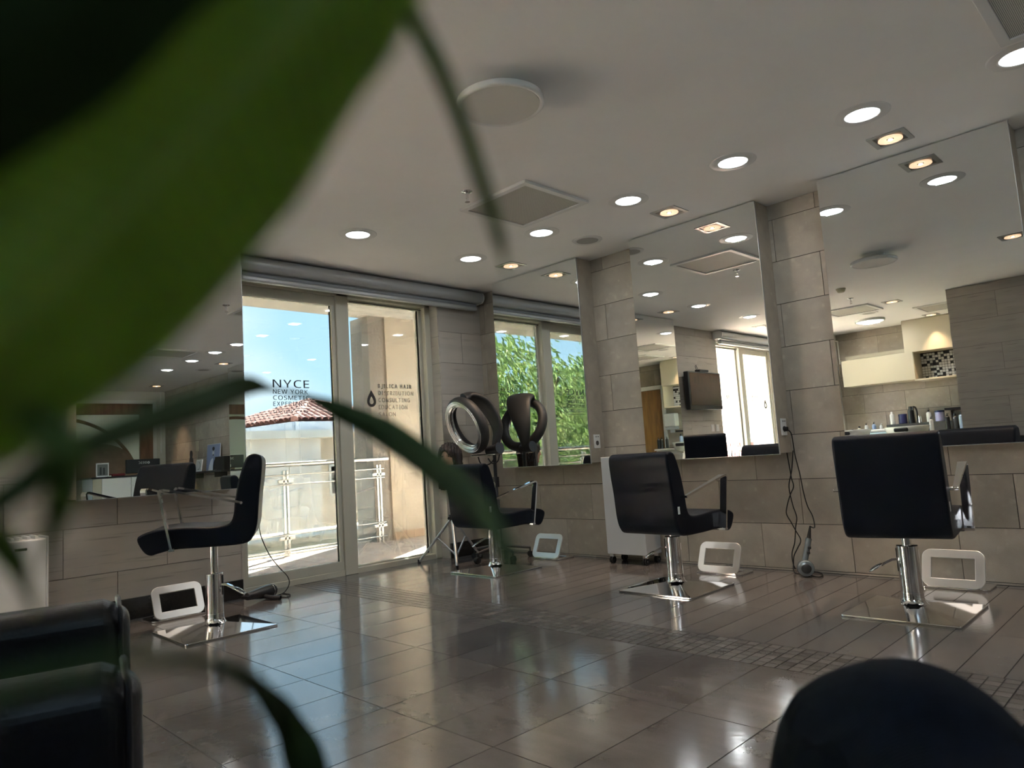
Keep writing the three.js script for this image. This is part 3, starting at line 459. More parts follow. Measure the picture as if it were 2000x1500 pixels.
// ---------------------------------------------------------------- styling chairs
function stylingChair(x, z, yaw, seat, pedal, label) {   // yaw: the seat looks along (sin, cos); seat = height of its underside
  const c = thing('styling_chair', label, 'chair', [x, 0, z], 0, 'black leather styling chairs');
  // base plate: a shallow pyramid with a rounded rim
  const s = 0.265, top = 0.045;
  const plate = extrude(roundRect(2 * s - 0.006, 2 * s - 0.006, 0.012), 0.005, 0.003, 3); plate.rotateX(-Math.PI / 2); plate.translate(0, 0.003, 0);
  const py = new THREE.CylinderGeometry(0.045 * Math.SQRT2, (s - 0.004) * Math.SQRT2, top - 0.011, 4, 1).toNonIndexed(); py.rotateY(Math.PI / 4); py.translate(0, 0.011 + (top - 0.011) / 2, 0); py.computeVertexNormals();
  part('base_plate', [plate, py], M.chrome, c);
  part('column', lathe([[0, 0.33], [0.047, 0.33], [0.05, 0.326], [0.0505, 0.1], [0.0505, 0.098], [0.0515, 0.096], [0.0515, 0.075], [0.055, 0.06], [0.063, 0.046], [0.078, 0.036], [0.1, 0.028]], 40), M.chrome, c);
  part('piston', cyl(0.023, 0.023, seat - 0.33, 0, 0.33, 0, 24), M.chrome, c);
  part('mount', rbox(-0.09, 0.09, seat - 0.012, seat + 0.002, -0.09, 0.09, 0.004), M.blackPlastic, c);
  { const p = part('pedal', [ribbon([V(0.045, 0.262, 0), V(0.075, 0.258, 0), V(0.105, 0.243, 0), V(0.125, 0.23, 0)], V(0, 0, 1), 0.022, 0.012), ...[-1, 1].map((q) => tube([[0.118, 0.236, 0], [0.13, 0.232, q * 0.02], [0.155, 0.216, q * 0.024], [0.178, 0.2, q * 0.012], [0.182, 0.198, 0]], 0.0045, 16, 8))], M.chrome, c);
    part('pedal_pad', (() => { const g = new THREE.SphereGeometry(1, 20, 12); g.scale(0.034, 0.009, 0.021); g.rotateZ(-0.55); g.translate(0.15, 0.219, 0); return g; })(), M.blackPlastic, p); part('pedal_slot', rbox(0.04, 0.053, 0.2, 0.315, -0.009, 0.009, 0.002), M.blackPlastic, p); p.rotation.y = pedal; }
  const spin = (g) => { g.rotateY(yaw); return g; };   // seat parts are made looking along +z
  const P = [[-.18, 0], [0, -.002], [.17, .002], [.26, -.012], [.298, -.02], [.325, .0], [.352, .052], [.338, .072], [.27, .09], [.14, .092], [.0, .082], [-.085, .086], [-.128, .106], [-.148, .155], [-.158, .24], [-.18, .35], [-.215, .455], [-.238, .481], [-.266, .482], [-.284, .458], [-.277, .36], [-.262, .25], [-.254, .15], [-.246, .085], [-.226, .03]];
  const sh = new THREE.Shape(); const cv = new THREE.CatmullRomCurve3(P.map(([a, b]) => V(a, b, 0)), true, 'catmullrom', 0.5).getPoints(96); cv.forEach((p, i) => (i ? sh.lineTo(p.x, p.y) : sh.moveTo(p.x, p.y)));
  let g = extrude(sh, 0.44, 0.014, 4, 1); g.translate(0, 0, -0.22); g.rotateY(-Math.PI / 2); g.translate(0, seat, 0); g = mergeVertices(norm(g), 1e-5); g.deleteAttribute('uv'); g.deleteAttribute('normal'); g = mergeVertices(g, 1e-4); g.computeVertexNormals(); part('seat_shell', spin(boxUV(g, 3)), M.blackLeather, c);
  part('piping', [-1, 1].map((q) => spin(tube(cv.filter((_, i) => i % 3 === 0).map((p) => V(q * 0.231, seat + p.y, p.x)), 0.0035, 120, 6, true))), M.blackLeather, c);
  part('tag', spin(box(0.2352, 0.2366, seat + 0.12, seat + 0.165, -0.235, -0.215).translate(-0.4722, 0, 0)), M.trim, c);
  for (const q of [-1, 1]) {
    const arc = []; const add = (a, b) => arc.push(V(q * 0.262, seat + b, a));
    add(-.185, .222); add(-.1, .243); add(0, .268); add(.1, .293); add(.19, .316); add(.222, .323); add(.238, .322); add(.245, .312); add(.2445, .3); add(.235, .25); add(.215, .14); add(.196, .04); add(.19, .005); add(.186, -.008);
    const flat = (t) => 0.02 + 0.026 * Math.min(1, t / 0.42);
    const a = part('armrest', spin(ribbon(arc, V(1, 0, 0), flat, 0.013)), M.chrome, c);
    part('arm_bracket', spin(box(q * 0.262 - 0.022, q * 0.262 + 0.022, seat - 0.016, seat - 0.004, 0.17, 0.2)), M.chrome, a);
    part('arm_bolt', spin(rod([q * 0.22, seat + 0.222, -0.18], [q * 0.275, seat + 0.222, -0.18], 0.008)), M.chrome, a);
    part('under_bar', spin(q > 0 ? box(0.0, 0.262, seat - 0.012, seat - 0.003, 0.172, 0.2) : box(-0.262, 0, seat - 0.012, seat - 0.003, 0.172, 0.2)), M.chrome, a);
  }
  return c;
}
const rad = THREE.MathUtils.degToRad;
stylingChair(-4.33, -1.73, rad(-28), 0.518, Math.atan2(0.7, 0.7), 'raised black styling chair in side view before the mirror left of the door');
stylingChair(-4.28, -3.97, rad(177.6), 0.368, rad(-135), 'black styling chair before the corner mirror, beside the mannequin head');
stylingChair(-2.59, -3.96, rad(176), 0.374, rad(-150), 'black styling chair in front of the white trolley');
stylingChair(-1.21, -3.96, rad(187.5), 0.399, rad(-160), 'black styling chair before the mirror showing cream cabinets');

function footrest(x, z, turn, label) {   // front edge along local x at z = 0, wall towards -z
  const f = thing('footrest', label, 'footrest', [x, 0, z], turn, 'chrome footrests below the mirrors'), w = 0.345;
  const b = roundRect(w, 0.21, 0.035), h = roundRect(w - 0.09, 0.12, 0.02, 0, 0, THREE.Path); b.holes.push(h); let g = extrude(b, 0.006, 0.002); g.rotateX(-Math.PI / 2); g.translate(0, 0.003, -0.105); part('floor_frame', g, M.chrome, f);
  const u = roundRect(0.31, 0.21, 0.045), k = roundRect(0.225, 0.125, 0.004, 0, 0, THREE.Path); u.holes.push(k); g = extrude(u, 0.008, 0.003); g.translate(0, 0.105, 0); g.rotateX(-rad(24)); g.translate(0, 0.012, -0.012); part('step_frame', g, M.satin, f);
  part('hinge', rod([-0.13, 0.012, -0.01], [0.13, 0.012, -0.01], 0.006), M.chrome, f); return f;
}
footrest(-4.29, -4.555, 0, 'chrome footrest on the floor below the corner mirror'); footrest(-2.6, -4.49, 0, 'chrome footrest on the floor below the mirror that shows the television'); footrest(-1.19, -4.585, 0, 'chrome footrest on the floor below the mirror showing cabinets'); footrest(-4.895, -1.74, Math.PI / 2, 'chrome footrest on the floor below the mirror left of the door');

// ---------------------------------------------------------------- trolley
{
  const t = thing('trolley', 'tall narrow white trolley on castors between two mirrors', 'trolley', [-3.44, 0, -4.7]);
  part('body', rbox(-0.19, 0.19, 0.075, 0.842, -0.105, 0.1, 0.006), M.silverCart, t); part('top', rbox(-0.19, 0.19, 0.842, 0.85, -0.105, 0.1, 0.003), M.white, t);
  for (const [a, b] of [[-.16, .075], [.16, .075], [-.16, -.08], [.16, -.08]]) { const k = part('castor', [rod([a - 0.014, 0.028, b], [a - 0.006, 0.028, b], 0.028, 20), rod([a + 0.006, 0.028, b], [a + 0.014, 0.028, b], 0.028, 20)], M.rubber, t); part('fork', [rbox(a - 0.02, a + 0.02, 0.05, 0.075, b - 0.015, b + 0.015, 0.004), rod([a - 0.016, 0.028, b], [a + 0.016, 0.028, b], 0.006)], M.chrome, k); }
}

// ---------------------------------------------------------------- hair dryers and cords
{
  const d = thing('hair_dryer', 'silver hair dryer leaning on the wall with hanging black cord', 'hair dryer', [-2.07, 0, -4.69]), silver = std({ color: lin(.22, .26, .28), metalness: 0.6, roughness: 0.25 }), yw = rad(32);
  // a barrel with its rear to the room; the handle points up
  const barrel = (pts, seg) => lathe(pts, seg).rotateX(Math.PI / 2).rotateY(yw).translate(0, 0.056, 0);   // lathe +y becomes the rear
  part('body', barrel([[0, -.1], [.024, -.1], [.028, -.09], [.036, -.04], [.047, .01], [.054, .045], [.053, .07], [.046, .085], [0, .088]], 36), silver, d);
  part('intake_grille', barrel([[0, .094], [.026, .093], [.031, .086], [.031, .08], [0, .08]], 28), M.blackPlastic, d);
  part('handle', tube([[0.005, 0.08, .005], [.018, 0.14, -.008], [.03, 0.2, -.02], [.038, 0.24, -.028]], 0.019, 24, 14), silver, d);
  part('switch', rbox(.032, .048, .14, .158, -.006, .012, .003), M.blackPlastic, d); part('switch', rbox(.038, .054, .172, .19, -.014, .004, .003), M.blackPlastic, d);
  part('cord_guard', rod([.037, 0.235, -.028], [.05, 0.32, -.04], 0.015, 14, 0.005), M.rubber, d);
  const L = (px, py, z = -4.79) => { const p = onPlane(px, py, 'z', z); return p.sub(d.position); };
  part('cord', [tube([V(.0495, .315, -.04), L(1591, 1030, -4.75), L(1587, 1008), L(1577, 988), L(1569, 960), L(1562, 925), L(1553, 890), L(1549, 865), L(1545, 846, -4.72), L(1537, 838, -4.70)], 0.0038, 70, 8)], M.rubber, d);
  part('plug', rod(L(1526, 837, -4.705), L(1538, 838, -4.705), 0.016, 14), M.rubber, d);
}
{
  const c = thing('power_cord', 'second black power cord hanging in twists from the mirror side', 'cord', [-2.1, 0, -4.7]);
  const L = (px, py, z = -4.785) => onPlane(px, py, 'z', z).sub(c.position), F = (px, py) => onPlane(px, py, 'y', 0.006).sub(c.position);
  part('cord', [tube([L(1530, 838, -4.71), L(1533, 860, -4.75), L(1537, 885), L(1543, 918), L(1546, 935), L(1550, 950), L(1544, 965), L(1538, 985), L(1536, 1003), L(1545, 1020), L(1555, 1038), L(1564, 1055), L(1558, 1070), L(1551, 1085), L(1550, 1100, -4.77), F(1552, 1118), F(1575, 1122), F(1597, 1127), F(1607, 1124), F(1600, 1118), F(1585, 1117)], 0.0038, 150, 8),
    tube([L(1549, 880), L(1546, 920), L(1541, 950, -4.78), L(1548, 985, -4.78), L(1556, 1010, -4.78), L(1554, 1030, -4.78), L(1552, 1060, -4.78), L(1547, 1080, -4.78), L(1549, 1100, -4.775), F(1556, 1113), F(1573, 1117)], 0.0038, 100, 8)], M.rubber, c);
}
{
  const d = thing('hair_dryer', 'black hair dryer lying on the floor by the sliding door', 'hair dryer', [-4.985, 0, -2.32]);
  const body = lathe([[0, -.13], [.024, -.13], [.027, -.12], [.031, -.07], [.042, 0], [.047, .055], [.046, .1], [.038, .122], [0, .124]], 28); body.rotateX(-Math.PI / 2); body.rotateY(rad(18)); body.translate(0, 0.05, 0); part('body', body, M.blackPlastic, d);
  part('trim_ring', (() => { const g = new THREE.TorusGeometry(0.0465, 0.003, 8, 32); g.translate(0, 0, -0.09); g.rotateY(rad(18)); g.translate(0, 0.05, 0); return g; })(), M.chrome, d);
  part('nozzle', (() => { const g = rbox(-0.034, 0.034, -0.012, 0.012, 0.12, 0.15, 0.005); g.rotateY(rad(18)); g.translate(0, 0.046, 0); return g; })(), M.blackPlastic, d);
  part('handle', tube([[0.0, .04, 0], [.04, .025, -.02], [.1, .018, -.05], [.14, .016, -.08]], 0.016, 20, 12), M.blackPlastic, d);
  const L = (px, py, X) => onPlane(px, py, 'x', X).sub(d.position), F = (px, py) => onPlane(px, py, 'y', 0.005).sub(d.position);
  part('cord', tube([V(.14, .016, -.08), F(545, 1166), F(562, 1166), F(566, 1161), F(550, 1160), F(540, 1164), F(556, 1156), L(565, 1140, -5.04), L(561, 1125, -5.06), L(545, 1108, -5.09), L(527, 1085, -5.12), L(514, 1058, -5.14), L(508, 1040, -5.15), L(506, 1018, -5.16), L(503, 1000, -5.15), L(498, 960, -5.1), V(-.095, .985, .08)], 0.0036, 150, 8), M.rubber, d);
}

// ---------------------------------------------------------------- ring hood dryer on its stand
{
  const hx = -4.7, hz = -4.42, h = thing('hood_dryer', 'black ring-shaped hood dryer on a wheeled stand in the corner', 'hood dryer', [hx, 0, hz]);
  for (let k = 0; k < 5; k++) {
    const a = rad(20 + k * 72), ex = Math.cos(a) * 0.27, ez = Math.sin(a) * 0.27; const l = part('leg', [rod([0.03 * Math.cos(a), 0.12, 0.03 * Math.sin(a)], [ex, 0.085, ez], 0.016, 12, 0.013), rod([ex, 0.09, ez], [ex, 0.05, ez], 0.008)], M.greyPlastic, h);
    part('castor', [rod([ex - Math.sin(a) * 0.02, 0.026, ez + Math.cos(a) * 0.02], [ex + Math.sin(a) * 0.02, 0.026, ez - Math.cos(a) * 0.02], 0.026, 18)], M.rubber, l);
  }
  part('hub', cyl(0.045, 0.035, 0.07, 0, 0.09, 0, 24), M.greyPlastic, h); part('pole', [cyl(0.016, 0.016, 0.5, 0, 0.15, 0, 16), cyl(0.024, 0.024, 0.38, 0, 0.15, 0, 16)], M.greyPlastic, h); part('collar', cyl(0.03, 0.03, 0.09, 0, 0.64, 0, 20), M.blackPlastic, h);
  part('upper_pole', cyl(0.016, 0.016, 0.3, 0, 0.68, 0, 16), M.blackPlastic, h);
  // the joint arm, bar and head
  const J = V(0.0, 0.965, 0.0), C = onPlane(912.5, 831, 'z', -4.25).sub(h.position);    // the ring's middle
  const nrm = V(0.02, -0.28, 0.96).normalize(), zq = new THREE.Quaternion().setFromUnitVectors(V(0, 0, 1), V(-0.12, -0.335, 0.89).normalize());
  const place = (g) => g.applyQuaternion(zq).translate(C.x, C.y, C.z);
  part('joint', [rod([-.05, .965, 0.02], [.085, .985, 0.02], 0.045, 24), rod([.085, .985, .02], [.1, .987, .02], 0.052, 24)], M.blackPlastic, h);
  part('support_bar', [rod([-.2, .935, .1], [.07, .935, .05], 0.008), rod([0, .93, 0], [0, .97, 0], .012)], M.steel, h);
  part('cable', [tube([[-.12, .92, .09], [-.1, .86, .08], [-.03, .845, .06], [.02, .87, .05], [.06, .92, .04]], 0.006, 40, 8), tube([[-.02, .9, .06], [.02, .855, .05], [.08, .87, .04], [.1, .93, .03]], 0.006, 30, 8)], M.rubber, h);
  const R = 0.232;
  const ring = part('ring_housing', place(new THREE.TorusGeometry(R, 0.044, 20, 72).scale(1, 1, 1.15)), M.hood, h);
  const front = (dr) => 0.0506 * Math.sqrt(Math.max(0, 1 - (dr / 0.044) ** 2));
  part('reflector_bowl', place(lathe(Array.from({ length: 13 }, (_, k) => { const dr = -0.0435 + k * 0.0049; return [R + dr * 1.03, front(dr) + 0.0015]; }), 72).rotateX(Math.PI / 2)), M.copperGlow, ring);
  for (const dr of [-0.042, -0.031, -0.018, -0.004, 0.011]) part('guard_wire', place(new THREE.TorusGeometry(R + dr, 0.003, 8, 72).translate(0, 0, front(dr) + 0.006)), M.chrome, ring);
  // the tapered rear arm that carries the ring at its top
  const top = C.clone().add(V(0, 0.2, -0.05)), cur = new THREE.CatmullRomCurve3([J.clone().add(V(0.02, 0.03, 0.0)), V(0.03, 1.18, -0.03), C.clone().lerp(V(0.0, 1.45, -0.05), 0.62).setY(1.40), C.clone().add(V(0.02, 0.26, -0.03)), C.clone().add(V(-0.01, 0.245, 0.02))]);
  const pos = [], idx = [], N = 28, K = 16;
  for (let i = 0; i <= N; i++) { const t = i / N, p = cur.getPoint(t), tg = cur.getTangent(t), side = V(1, 0, 0.25).normalize(), up = side.clone().cross(tg).normalize(), s2 = up.clone().cross(tg).normalize(), w = 0.035 + 0.105 * Math.sin(Math.min(1, t * 1.1) * Math.PI * 0.6), th = 0.03 + 0.02 * t; for (let k = 0; k < K; k++) { const a = (k / K) * 2 * Math.PI; const q = p.clone().addScaledVector(s2, Math.cos(a) * w).addScaledVector(up, Math.sin(a) * th); pos.push(q.x, q.y, q.z); } }
  for (let i = 0; i < N; i++) for (let k = 0; k < K; k++) { const a = i * K + k, b = i * K + (k + 1) % K; idx.push(a, b, a + K, b, b + K, a + K); }
  for (const e of [0, N]) for (let k = 1; k + 1 < K; k++) e ? idx.push(e * K, e * K + k, e * K + k + 1) : idx.push(0, k + 1, k);
  const g = new THREE.BufferGeometry(); g.setAttribute('position', new THREE.Float32BufferAttribute(pos, 3)); g.setIndex(idx); g.computeVertexNormals(); part('rear_arm', g, M.hood, h);
}

// ---------------------------------------------------------------- mannequin head on a tripod
{
  const base = [-4.955, 0, -4.06], m = thing('training_head', 'mannequin training head with long dark brown wig on a tripod', 'mannequin', base);
  const L = (px, py, pl, v) => onPlane(px, py, pl, v).sub(m.position), hub = V(0.02, 0.40, -0.02);
  const feet = [L(817, 1097, 'y', 0.012).lerp(V(-0.3, 0.012, 0.1), 0.3), L(893, 1109, 'y', 0.012), V(0.02, 0.012, -0.34)];
  feet.forEach((f, i) => { const a = hub.clone(), l = part('leg', [rod(f, a, 0.0115, 14)], M.alu, m); part('rubber_foot', rod(f.clone().setY(0.0), f.clone().setY(0.03), 0.014, 12), M.rubber, l); });
  const low = V(0.02, 0.06, -0.05); part('centre_pole', rod(V(0.02, 0.03, -0.05), V(0.02, 0.80, -0.02), 0.011, 14), M.alu, m);
  feet.forEach((f) => part('brace', rod(low, hub.clone().lerp(f, 0.45), 0.008, 10), M.alu, m));
  part('clamp', [cyl(0.03, 0.03, 0.05, 0.02, 0.375, -0.02, 16), rod([0.0, 0.4, 0.0], [0.06, 0.4, 0.05], 0.012)], M.blackPlastic, m);
  // the head: made looking along +z, then turned to the camera's left
  const yaw = rad(28), hy = 0.935, hc = [0.02, hy, -0.02];
  const turn = (g) => { g.rotateY(yaw); g.translate(hc[0], hc[1], hc[2]); return g; };
  const head = sdfMesh((x, y, z) => { let d = ellip(x, y, z, [0, 0.02, -0.012], [0.072, 0.09, 0.09]); d = smin(d, ellip(x, y, z, [0, -0.05, 0.025], [0.05, 0.062, 0.056]), 0.04); d = smin(d, capsule(x, y, z, [0, -0.09, -0.02], [0, -0.2, -0.03], 0.046, 0.055), 0.03); d = smin(d, capsule(x, y, z, [0, 0.012, 0.078], [0, -0.022, 0.094], 0.008, 0.012), 0.018); for (const s of [-1, 1]) { d = Math.max(d, -ellip(x, y, z, [s * 0.03, 0.008, 0.085], [0.018, 0.01, 0.014])); d = smin(d, ellip(x, y, z, [s * 0.03, 0.006, 0.066], [0.013, 0.008, 0.011]), 0.006); } d = smin(d, ellip(x, y, z, [0, -0.055, 0.074], [0.021, 0.0075, 0.009]), 0.01); d = smin(d, ellip(x, y, z, [0, -0.095, 0.062], [0.018, 0.014, 0.014]), 0.02); return d; }, [0, -0.04, 0], 0.19, 72);
  part('head', turn(boxUV(head)), M.skin, m, 'tan mannequin face and neck');
  part('lips', turn((() => { const g = new THREE.SphereGeometry(1, 16, 10); g.scale(0.019, 0.007, 0.008); g.translate(0, -0.056, 0.079); return g; })()), M.lips, m);
  part('eyes', [-1, 1].map((s) => turn((() => { const g = new THREE.SphereGeometry(0.0085, 12, 8); g.scale(1.3, 0.7, 0.7); g.translate(s * 0.03, 0.007, 0.0735); return g; })())), M.blackPlastic, m);
  const wig = sdfMesh((x, y, z) => { const n = 0.006 * Math.sin(x * 190 + z * 60) * Math.sin(z * 170 - x * 40 + y * 14) + 0.004 * Math.sin((x + z) * 310 + y * 20); let d = ellip(x, y, z, [0, 0.035, -0.02], [0.093, 0.096, 0.108]); d = smin(d, capsule(x, y, z, [-0.062, 0.0, -0.03], [-0.085, -0.26, -0.02], 0.046, 0.03), 0.05); d = smin(d, capsule(x, y, z, [0.068, 0.0, -0.02], [0.098, -0.24, 0.0], 0.05, 0.032), 0.05); d = smin(d, capsule(x, y, z, [0, 0, -0.07], [0, -0.25, -0.07], 0.075, 0.06), 0.05); d += n; const face = ellip(x, y, z, [-0.012, -0.035, 0.115], [0.052, 0.1, 0.085]); return Math.max(d, -face); }, [0, -0.06, 0], 0.26, 84);
  part('wig', turn(boxUV(wig, 6)), M.wig, m, 'long dark brown wig');
}

// ---------------------------------------------------------------- fan coil unit, television, switches on the left wall
{
  const f = thing('fan_coil_unit', 'white floor-standing fan coil unit against the left wall', 'heater', [-5.11, 0, -0.62]);
  part('casing', rbox(-0.11, 0.11, 0.08, 0.6, -0.4, 0.4, 0.012), M.white, f); part('top_grille', Array.from({ length: 18 }, (_, i) => box(-0.085, 0.085, 0.6, 0.617, -0.36 + i * 0.04, -0.345 + i * 0.04)), M.trim, f); part('side_panel', rbox(-0.112, 0.112, 0.06, 0.612, -0.408, -0.396, 0.006), M.trim, f); part('foot', [box(-0.1, 0.1, 0, 0.08, -0.38, -0.34), box(-0.1, 0.1, 0, 0.08, 0.34, 0.38)], M.greyPlastic, f); part('latch', rbox(0.108, 0.116, 0.54, 0.555, -0.3, -0.24, 0.003), M.greyPlastic, f);
}
function canvasTex(w, h, draw) { const c = document.createElement('canvas'); c.width = w; c.height = h; const x = c.getContext('2d'); draw(x, w, h); const t = new THREE.CanvasTexture(c); t.colorSpace = THREE.SRGBColorSpace; return t; }
const facing = (w, h, t, rough = 0.5) => { const g = new THREE.PlaneGeometry(w, h); return [g, std({ map: t, roughness: rough })]; };
{
  const t = thing('television', 'black flat television on a wall bracket with dim brown picture', 'television', [XB + 0.1, 1.65, -0.3]);
  part('housing', rbox(-0.035, 0.035, -0.265, 0.265, -0.44, 0.44, 0.012), M.blackPlastic, t); part('bracket', box(-0.1, -0.03, -0.12, 0.12, -0.1, 0.1), M.gunmetal, t);
  const im = canvasTex(256, 160, (x, w, h) => { const g = x.createLinearGradient(0, 0, 0, h); g.addColorStop(0, '#5a3326'); g.addColorStop(0.5, '#48261e'); g.addColorStop(1, '#2a1a18'); x.fillStyle = g; x.fillRect(0, 0, w, h); x.fillStyle = '#20120f'; for (const [a, b, c, d] of [[20, 14, 10, 30], [44, 10, 12, 34], [70, 12, 14, 28], [150, 18, 10, 36], [176, 12, 14, 44], [204, 20, 16, 30], [120, 70, 20, 16], [160, 80, 30, 12], [90, 92, 26, 10]]) x.fillRect(a, b, c, d); });
  const [g, m] = facing(0.8, 0.45, im, 0.2); g.rotateY(Math.PI / 2); g.translate(0.0362, 0.02, 0); m.emissive = lin(1, 1, 1); m.emissiveMap = im; m.emissiveIntensity = 0.10; m.color = lin(0.2, 0.2, 0.2); part('screen', g, m, t);
  const s = thing('set_top_box', 'small black receiver box with loose cable on top of the television', 'receiver', [XB + 0.1, 1.916, -0.3]); part('case', rbox(-0.04, 0.04, 0, 0.035, -0.12, 0.12, 0.006), M.blackPlastic, s); part('cable', tube([[0, .03, -.1], [0, .09, -.14], [.02, .07, -.2], [.01, .02, -.15]], 0.004, 30, 6), M.rubber, s);
}
for (const [z, l] of [[0.03, 'white light switch plate below the television, further from the door'], [0.17, 'white light switch plate beside the second sliding door']]) { const s = thing('light_switch', l, 'switch', [XB, 1.13, z], 0, 'light switches'); part('plate', rbox(0, 0.009, -0.05, 0.05, -0.04, 0.04, 0.003), M.white, s); part('rocker', rbox(0.007, 0.013, -0.03, 0.03, -0.025, 0.025, 0.002), M.white, s); }

// ---------------------------------------------------------------- wash nook: cabinets, counter, basins, bottles
{
  const c = thing('wall_cabinet', 'long cream wall cabinet over the wash counter', 'cabinet', [-3.69, 1.66, 2.65]); part('body', rbox(-0.52, 0.52, 0, 0.42, -0.19, 0.2, 0.004), M.cream, c); part('door', rbox(-0.518, 0.518, 0.003, 0.417, -0.21, -0.191, 0.003), M.cream, c); part('back_ledge', box(-0.52, 0.4, 0.42, 0.5, 0.0, 0.2), M.cream, c);
  const d = thing('wall_cabinet', 'tall cream wall cabinet reaching the ceiling', 'cabinet', [-2.78, 2.07, 2.65]); part('body', rbox(-0.5, 0.42, 0, H - 2.07, -0.19, 0.2, 0.004), M.cream, d); part('door', rbox(-0.498, 0.418, 0.003, 0.48, -0.21, -0.191, 0.003), M.cream, d);
  const s = thing('open_shelf', 'open wall niche with black and white mosaic back', 'shelf', [-2.775, 1.64, 2.65]); part('bottom_board', rbox(-0.41, 0.41, 0, 0.025, -0.2, 0.2, 0.003), M.cream, s); part('side_board', box(-0.41, -0.39, 0.025, 0.43, -0.2, 0.2), M.cream, s); part('side_board', box(0.39, 0.41, 0.025, 0.43, -0.2, 0.2), M.cream, s);
  const r = rand(17); part('mosaic_backing', box(-0.39, 0.39, 0.025, 0.43, 0.15, 0.16), M.grout, s); const wht = M.whiteGloss, blk = M.blackPlastic, gry = M.greyPlastic; const tg = new THREE.BoxGeometry(0.034, 0.034, 0.006);
  for (let i = 0; i < 20; i++) for (let j = 0; j < 10; j++) { const q = r(), m = new THREE.Mesh(tg, q < 0.68 ? wht : q < 0.9 ? blk : gry); m.name = 'mosaic_tile'; m.position.set(-0.37 + i * 0.0388, 0.05 + j * 0.0388, 0.147); s.add(m); }
}
{
  const w = thing('wash_counter', 'white wash counter with raised dark rear shelf', 'counter', [-3.3, 0, 2.3]); part('cabinet', rbox(-1.05, 1.05, 0, 0.84, -0.05, 0.5, 0.005), M.white, w); part('worktop', rbox(-1.06, 1.06, 0.84, 0.87, -0.1, 0.5, 0.004), M.white, w); part('rear_shelf', rbox(-0.4, 0.5, 0.87, 1.02, 0.3, 0.53, 0.004), M.greyPlastic, w); part('dark_edge', rbox(0.5, 1.06, 0.87, 0.885, 0.1, 0.53, 0.003), M.greyPlastic, w);
  function basin(x, z, label) { const b = thing('wash_basin', label, 'basin', [x, 0, z], 0, 'white backwash basins'); const bowl = lathe([[0, .80], [.16, .80], [.24, .84], [.275, .93], [.285, .97], [.27, .975], [.255, .955], [.22, .88], [.13, .85], [0, .845]], 40); part('bowl', bowl, M.whiteGloss, b); part('neck_rest', rbox(-.09, .09, .9, .955, -.30, -.24, .02), M.blackPlastic, b); part('pedestal', cyl(.14, .12, .8, 0, 0, 0, 28), M.white, b); }
  basin(-3.2, 1.85, 'white ceramic backwash basin in the middle of the wash nook'); basin(-3.98, 1.85, 'white ceramic backwash basin near the pier');
  const t = (x, y, z, label, mat, a = .38, b = .3) => solo('towel', rbox(x - a / 2, x + a / 2, y, y + .045, z - b / 2, z + b / 2, .02), mat, label, 'towel', 'towels on the wash counter');
  t(-3.68, .872, 2.38, 'light blue folded towel under the white one', M.towelBlue, .42, .3); t(-3.72, .918, 2.38, 'white folded towel on top of the blue one', M.towel, .46, .3);
  function bottle(x, y, z, rr, h, mat, label, cap = M.blackPlastic, pump = true) { const b = thing('bottle', label, 'bottle', [x, y, z], 0, 'bottles on the wash counter'); part('body', lathe([[0, 0], [rr * .95, 0], [rr, .006], [rr, h * .72], [rr * .8, h * .8], [rr * .35, h * .84], [rr * .35, h * .86]], 20), mat, b); part('cap', pump ? [cyl(rr * .4, rr * .4, h * .07, 0, h * .85, 0, 12), cyl(rr * .12, rr * .12, h * .1, 0, h * .9, 0, 8), box(-rr * .15, rr * .7, h * .97, h, -rr * .15, rr * .15)] : [cyl(rr * .6, rr * .5, h * .16, 0, h * .82, 0, 14)], cap, b); }
  const shelfY = 1.02, z = 2.68;
  bottle(-3.36, shelfY, z, .045, .26, M.blackPlastic, 'tall black bottle at the back of the counter', M.blackPlastic, false);
  bottle(-3.12, shelfY, z, .034, .18, M.white, 'white pump bottle beside the blue tub'); bottle(-2.84, 0.886, 2.5, .032, .24, M.blackPlastic, 'black pump bottle beside the light blue one'); bottle(-2.66, 0.886, 2.5, .036, .25, M.lightBlue, 'light blue bottle with black cap', M.blackPlastic, false); bottle(-3.0, 0.871, 2.3, .028, .22, M.clearBottle, 'clear nozzle bottle in front of the blue tub', M.blackPlastic); bottle(-2.75, 0.886, 2.54, .034, .23, M.gunmetal, 'dark grey bottle with silver label', M.blackPlastic, false);
  bottle(-4.0, .872, 2.62, .028, .2, M.clearBottle, 'clear pump bottle left of the towels'); bottle(-3.9, .872, 2.66, .03, .21, M.lightBlue, 'blue pump bottle behind the towels'); bottle(-3.8, .872, 2.68, .026, .18, M.white, 'white pump bottle behind the towels', M.white); bottle(-4.1, .872, 2.6, .03, .16, M.cream, 'small cream bottle with black cap', M.blackPlastic, false); bottle(-4.2, .872, 2.58, .03, .12, M.blackPlastic, 'small black bottle by the pier', M.blackPlastic, false); bottle(-3.62, shelfY, 2.66, .034, .2, M.white, 'plain white bottle with white cap', M.white, false);
  for (const [x, k, l] of [[-2.46, 0, 'black pump bottle below the paper dispenser'], [-2.34, 1, 'black pump bottle below the paper dispenser'], [-2.27, 2, 'black pump bottle below the paper dispenser']]) bottle(x, 0.872, 2.32, .03, .22, M.blackPlastic, l);
  function tub(x, y, z2, rr, h, mat, label, lid = mat) { const b = thing('tub', label, 'tub', [x, y, z2], 0, 'plastic tubs on the wash counter'); part('body', lathe([[0, 0], [rr * .94, 0], [rr, .01], [rr, h * .84]], 28), mat, b); part('lid', lathe([[0, h], [rr * .98, h], [rr * 1.05, h * .97], [rr * 1.05, h * .83]], 28), lid, b); }
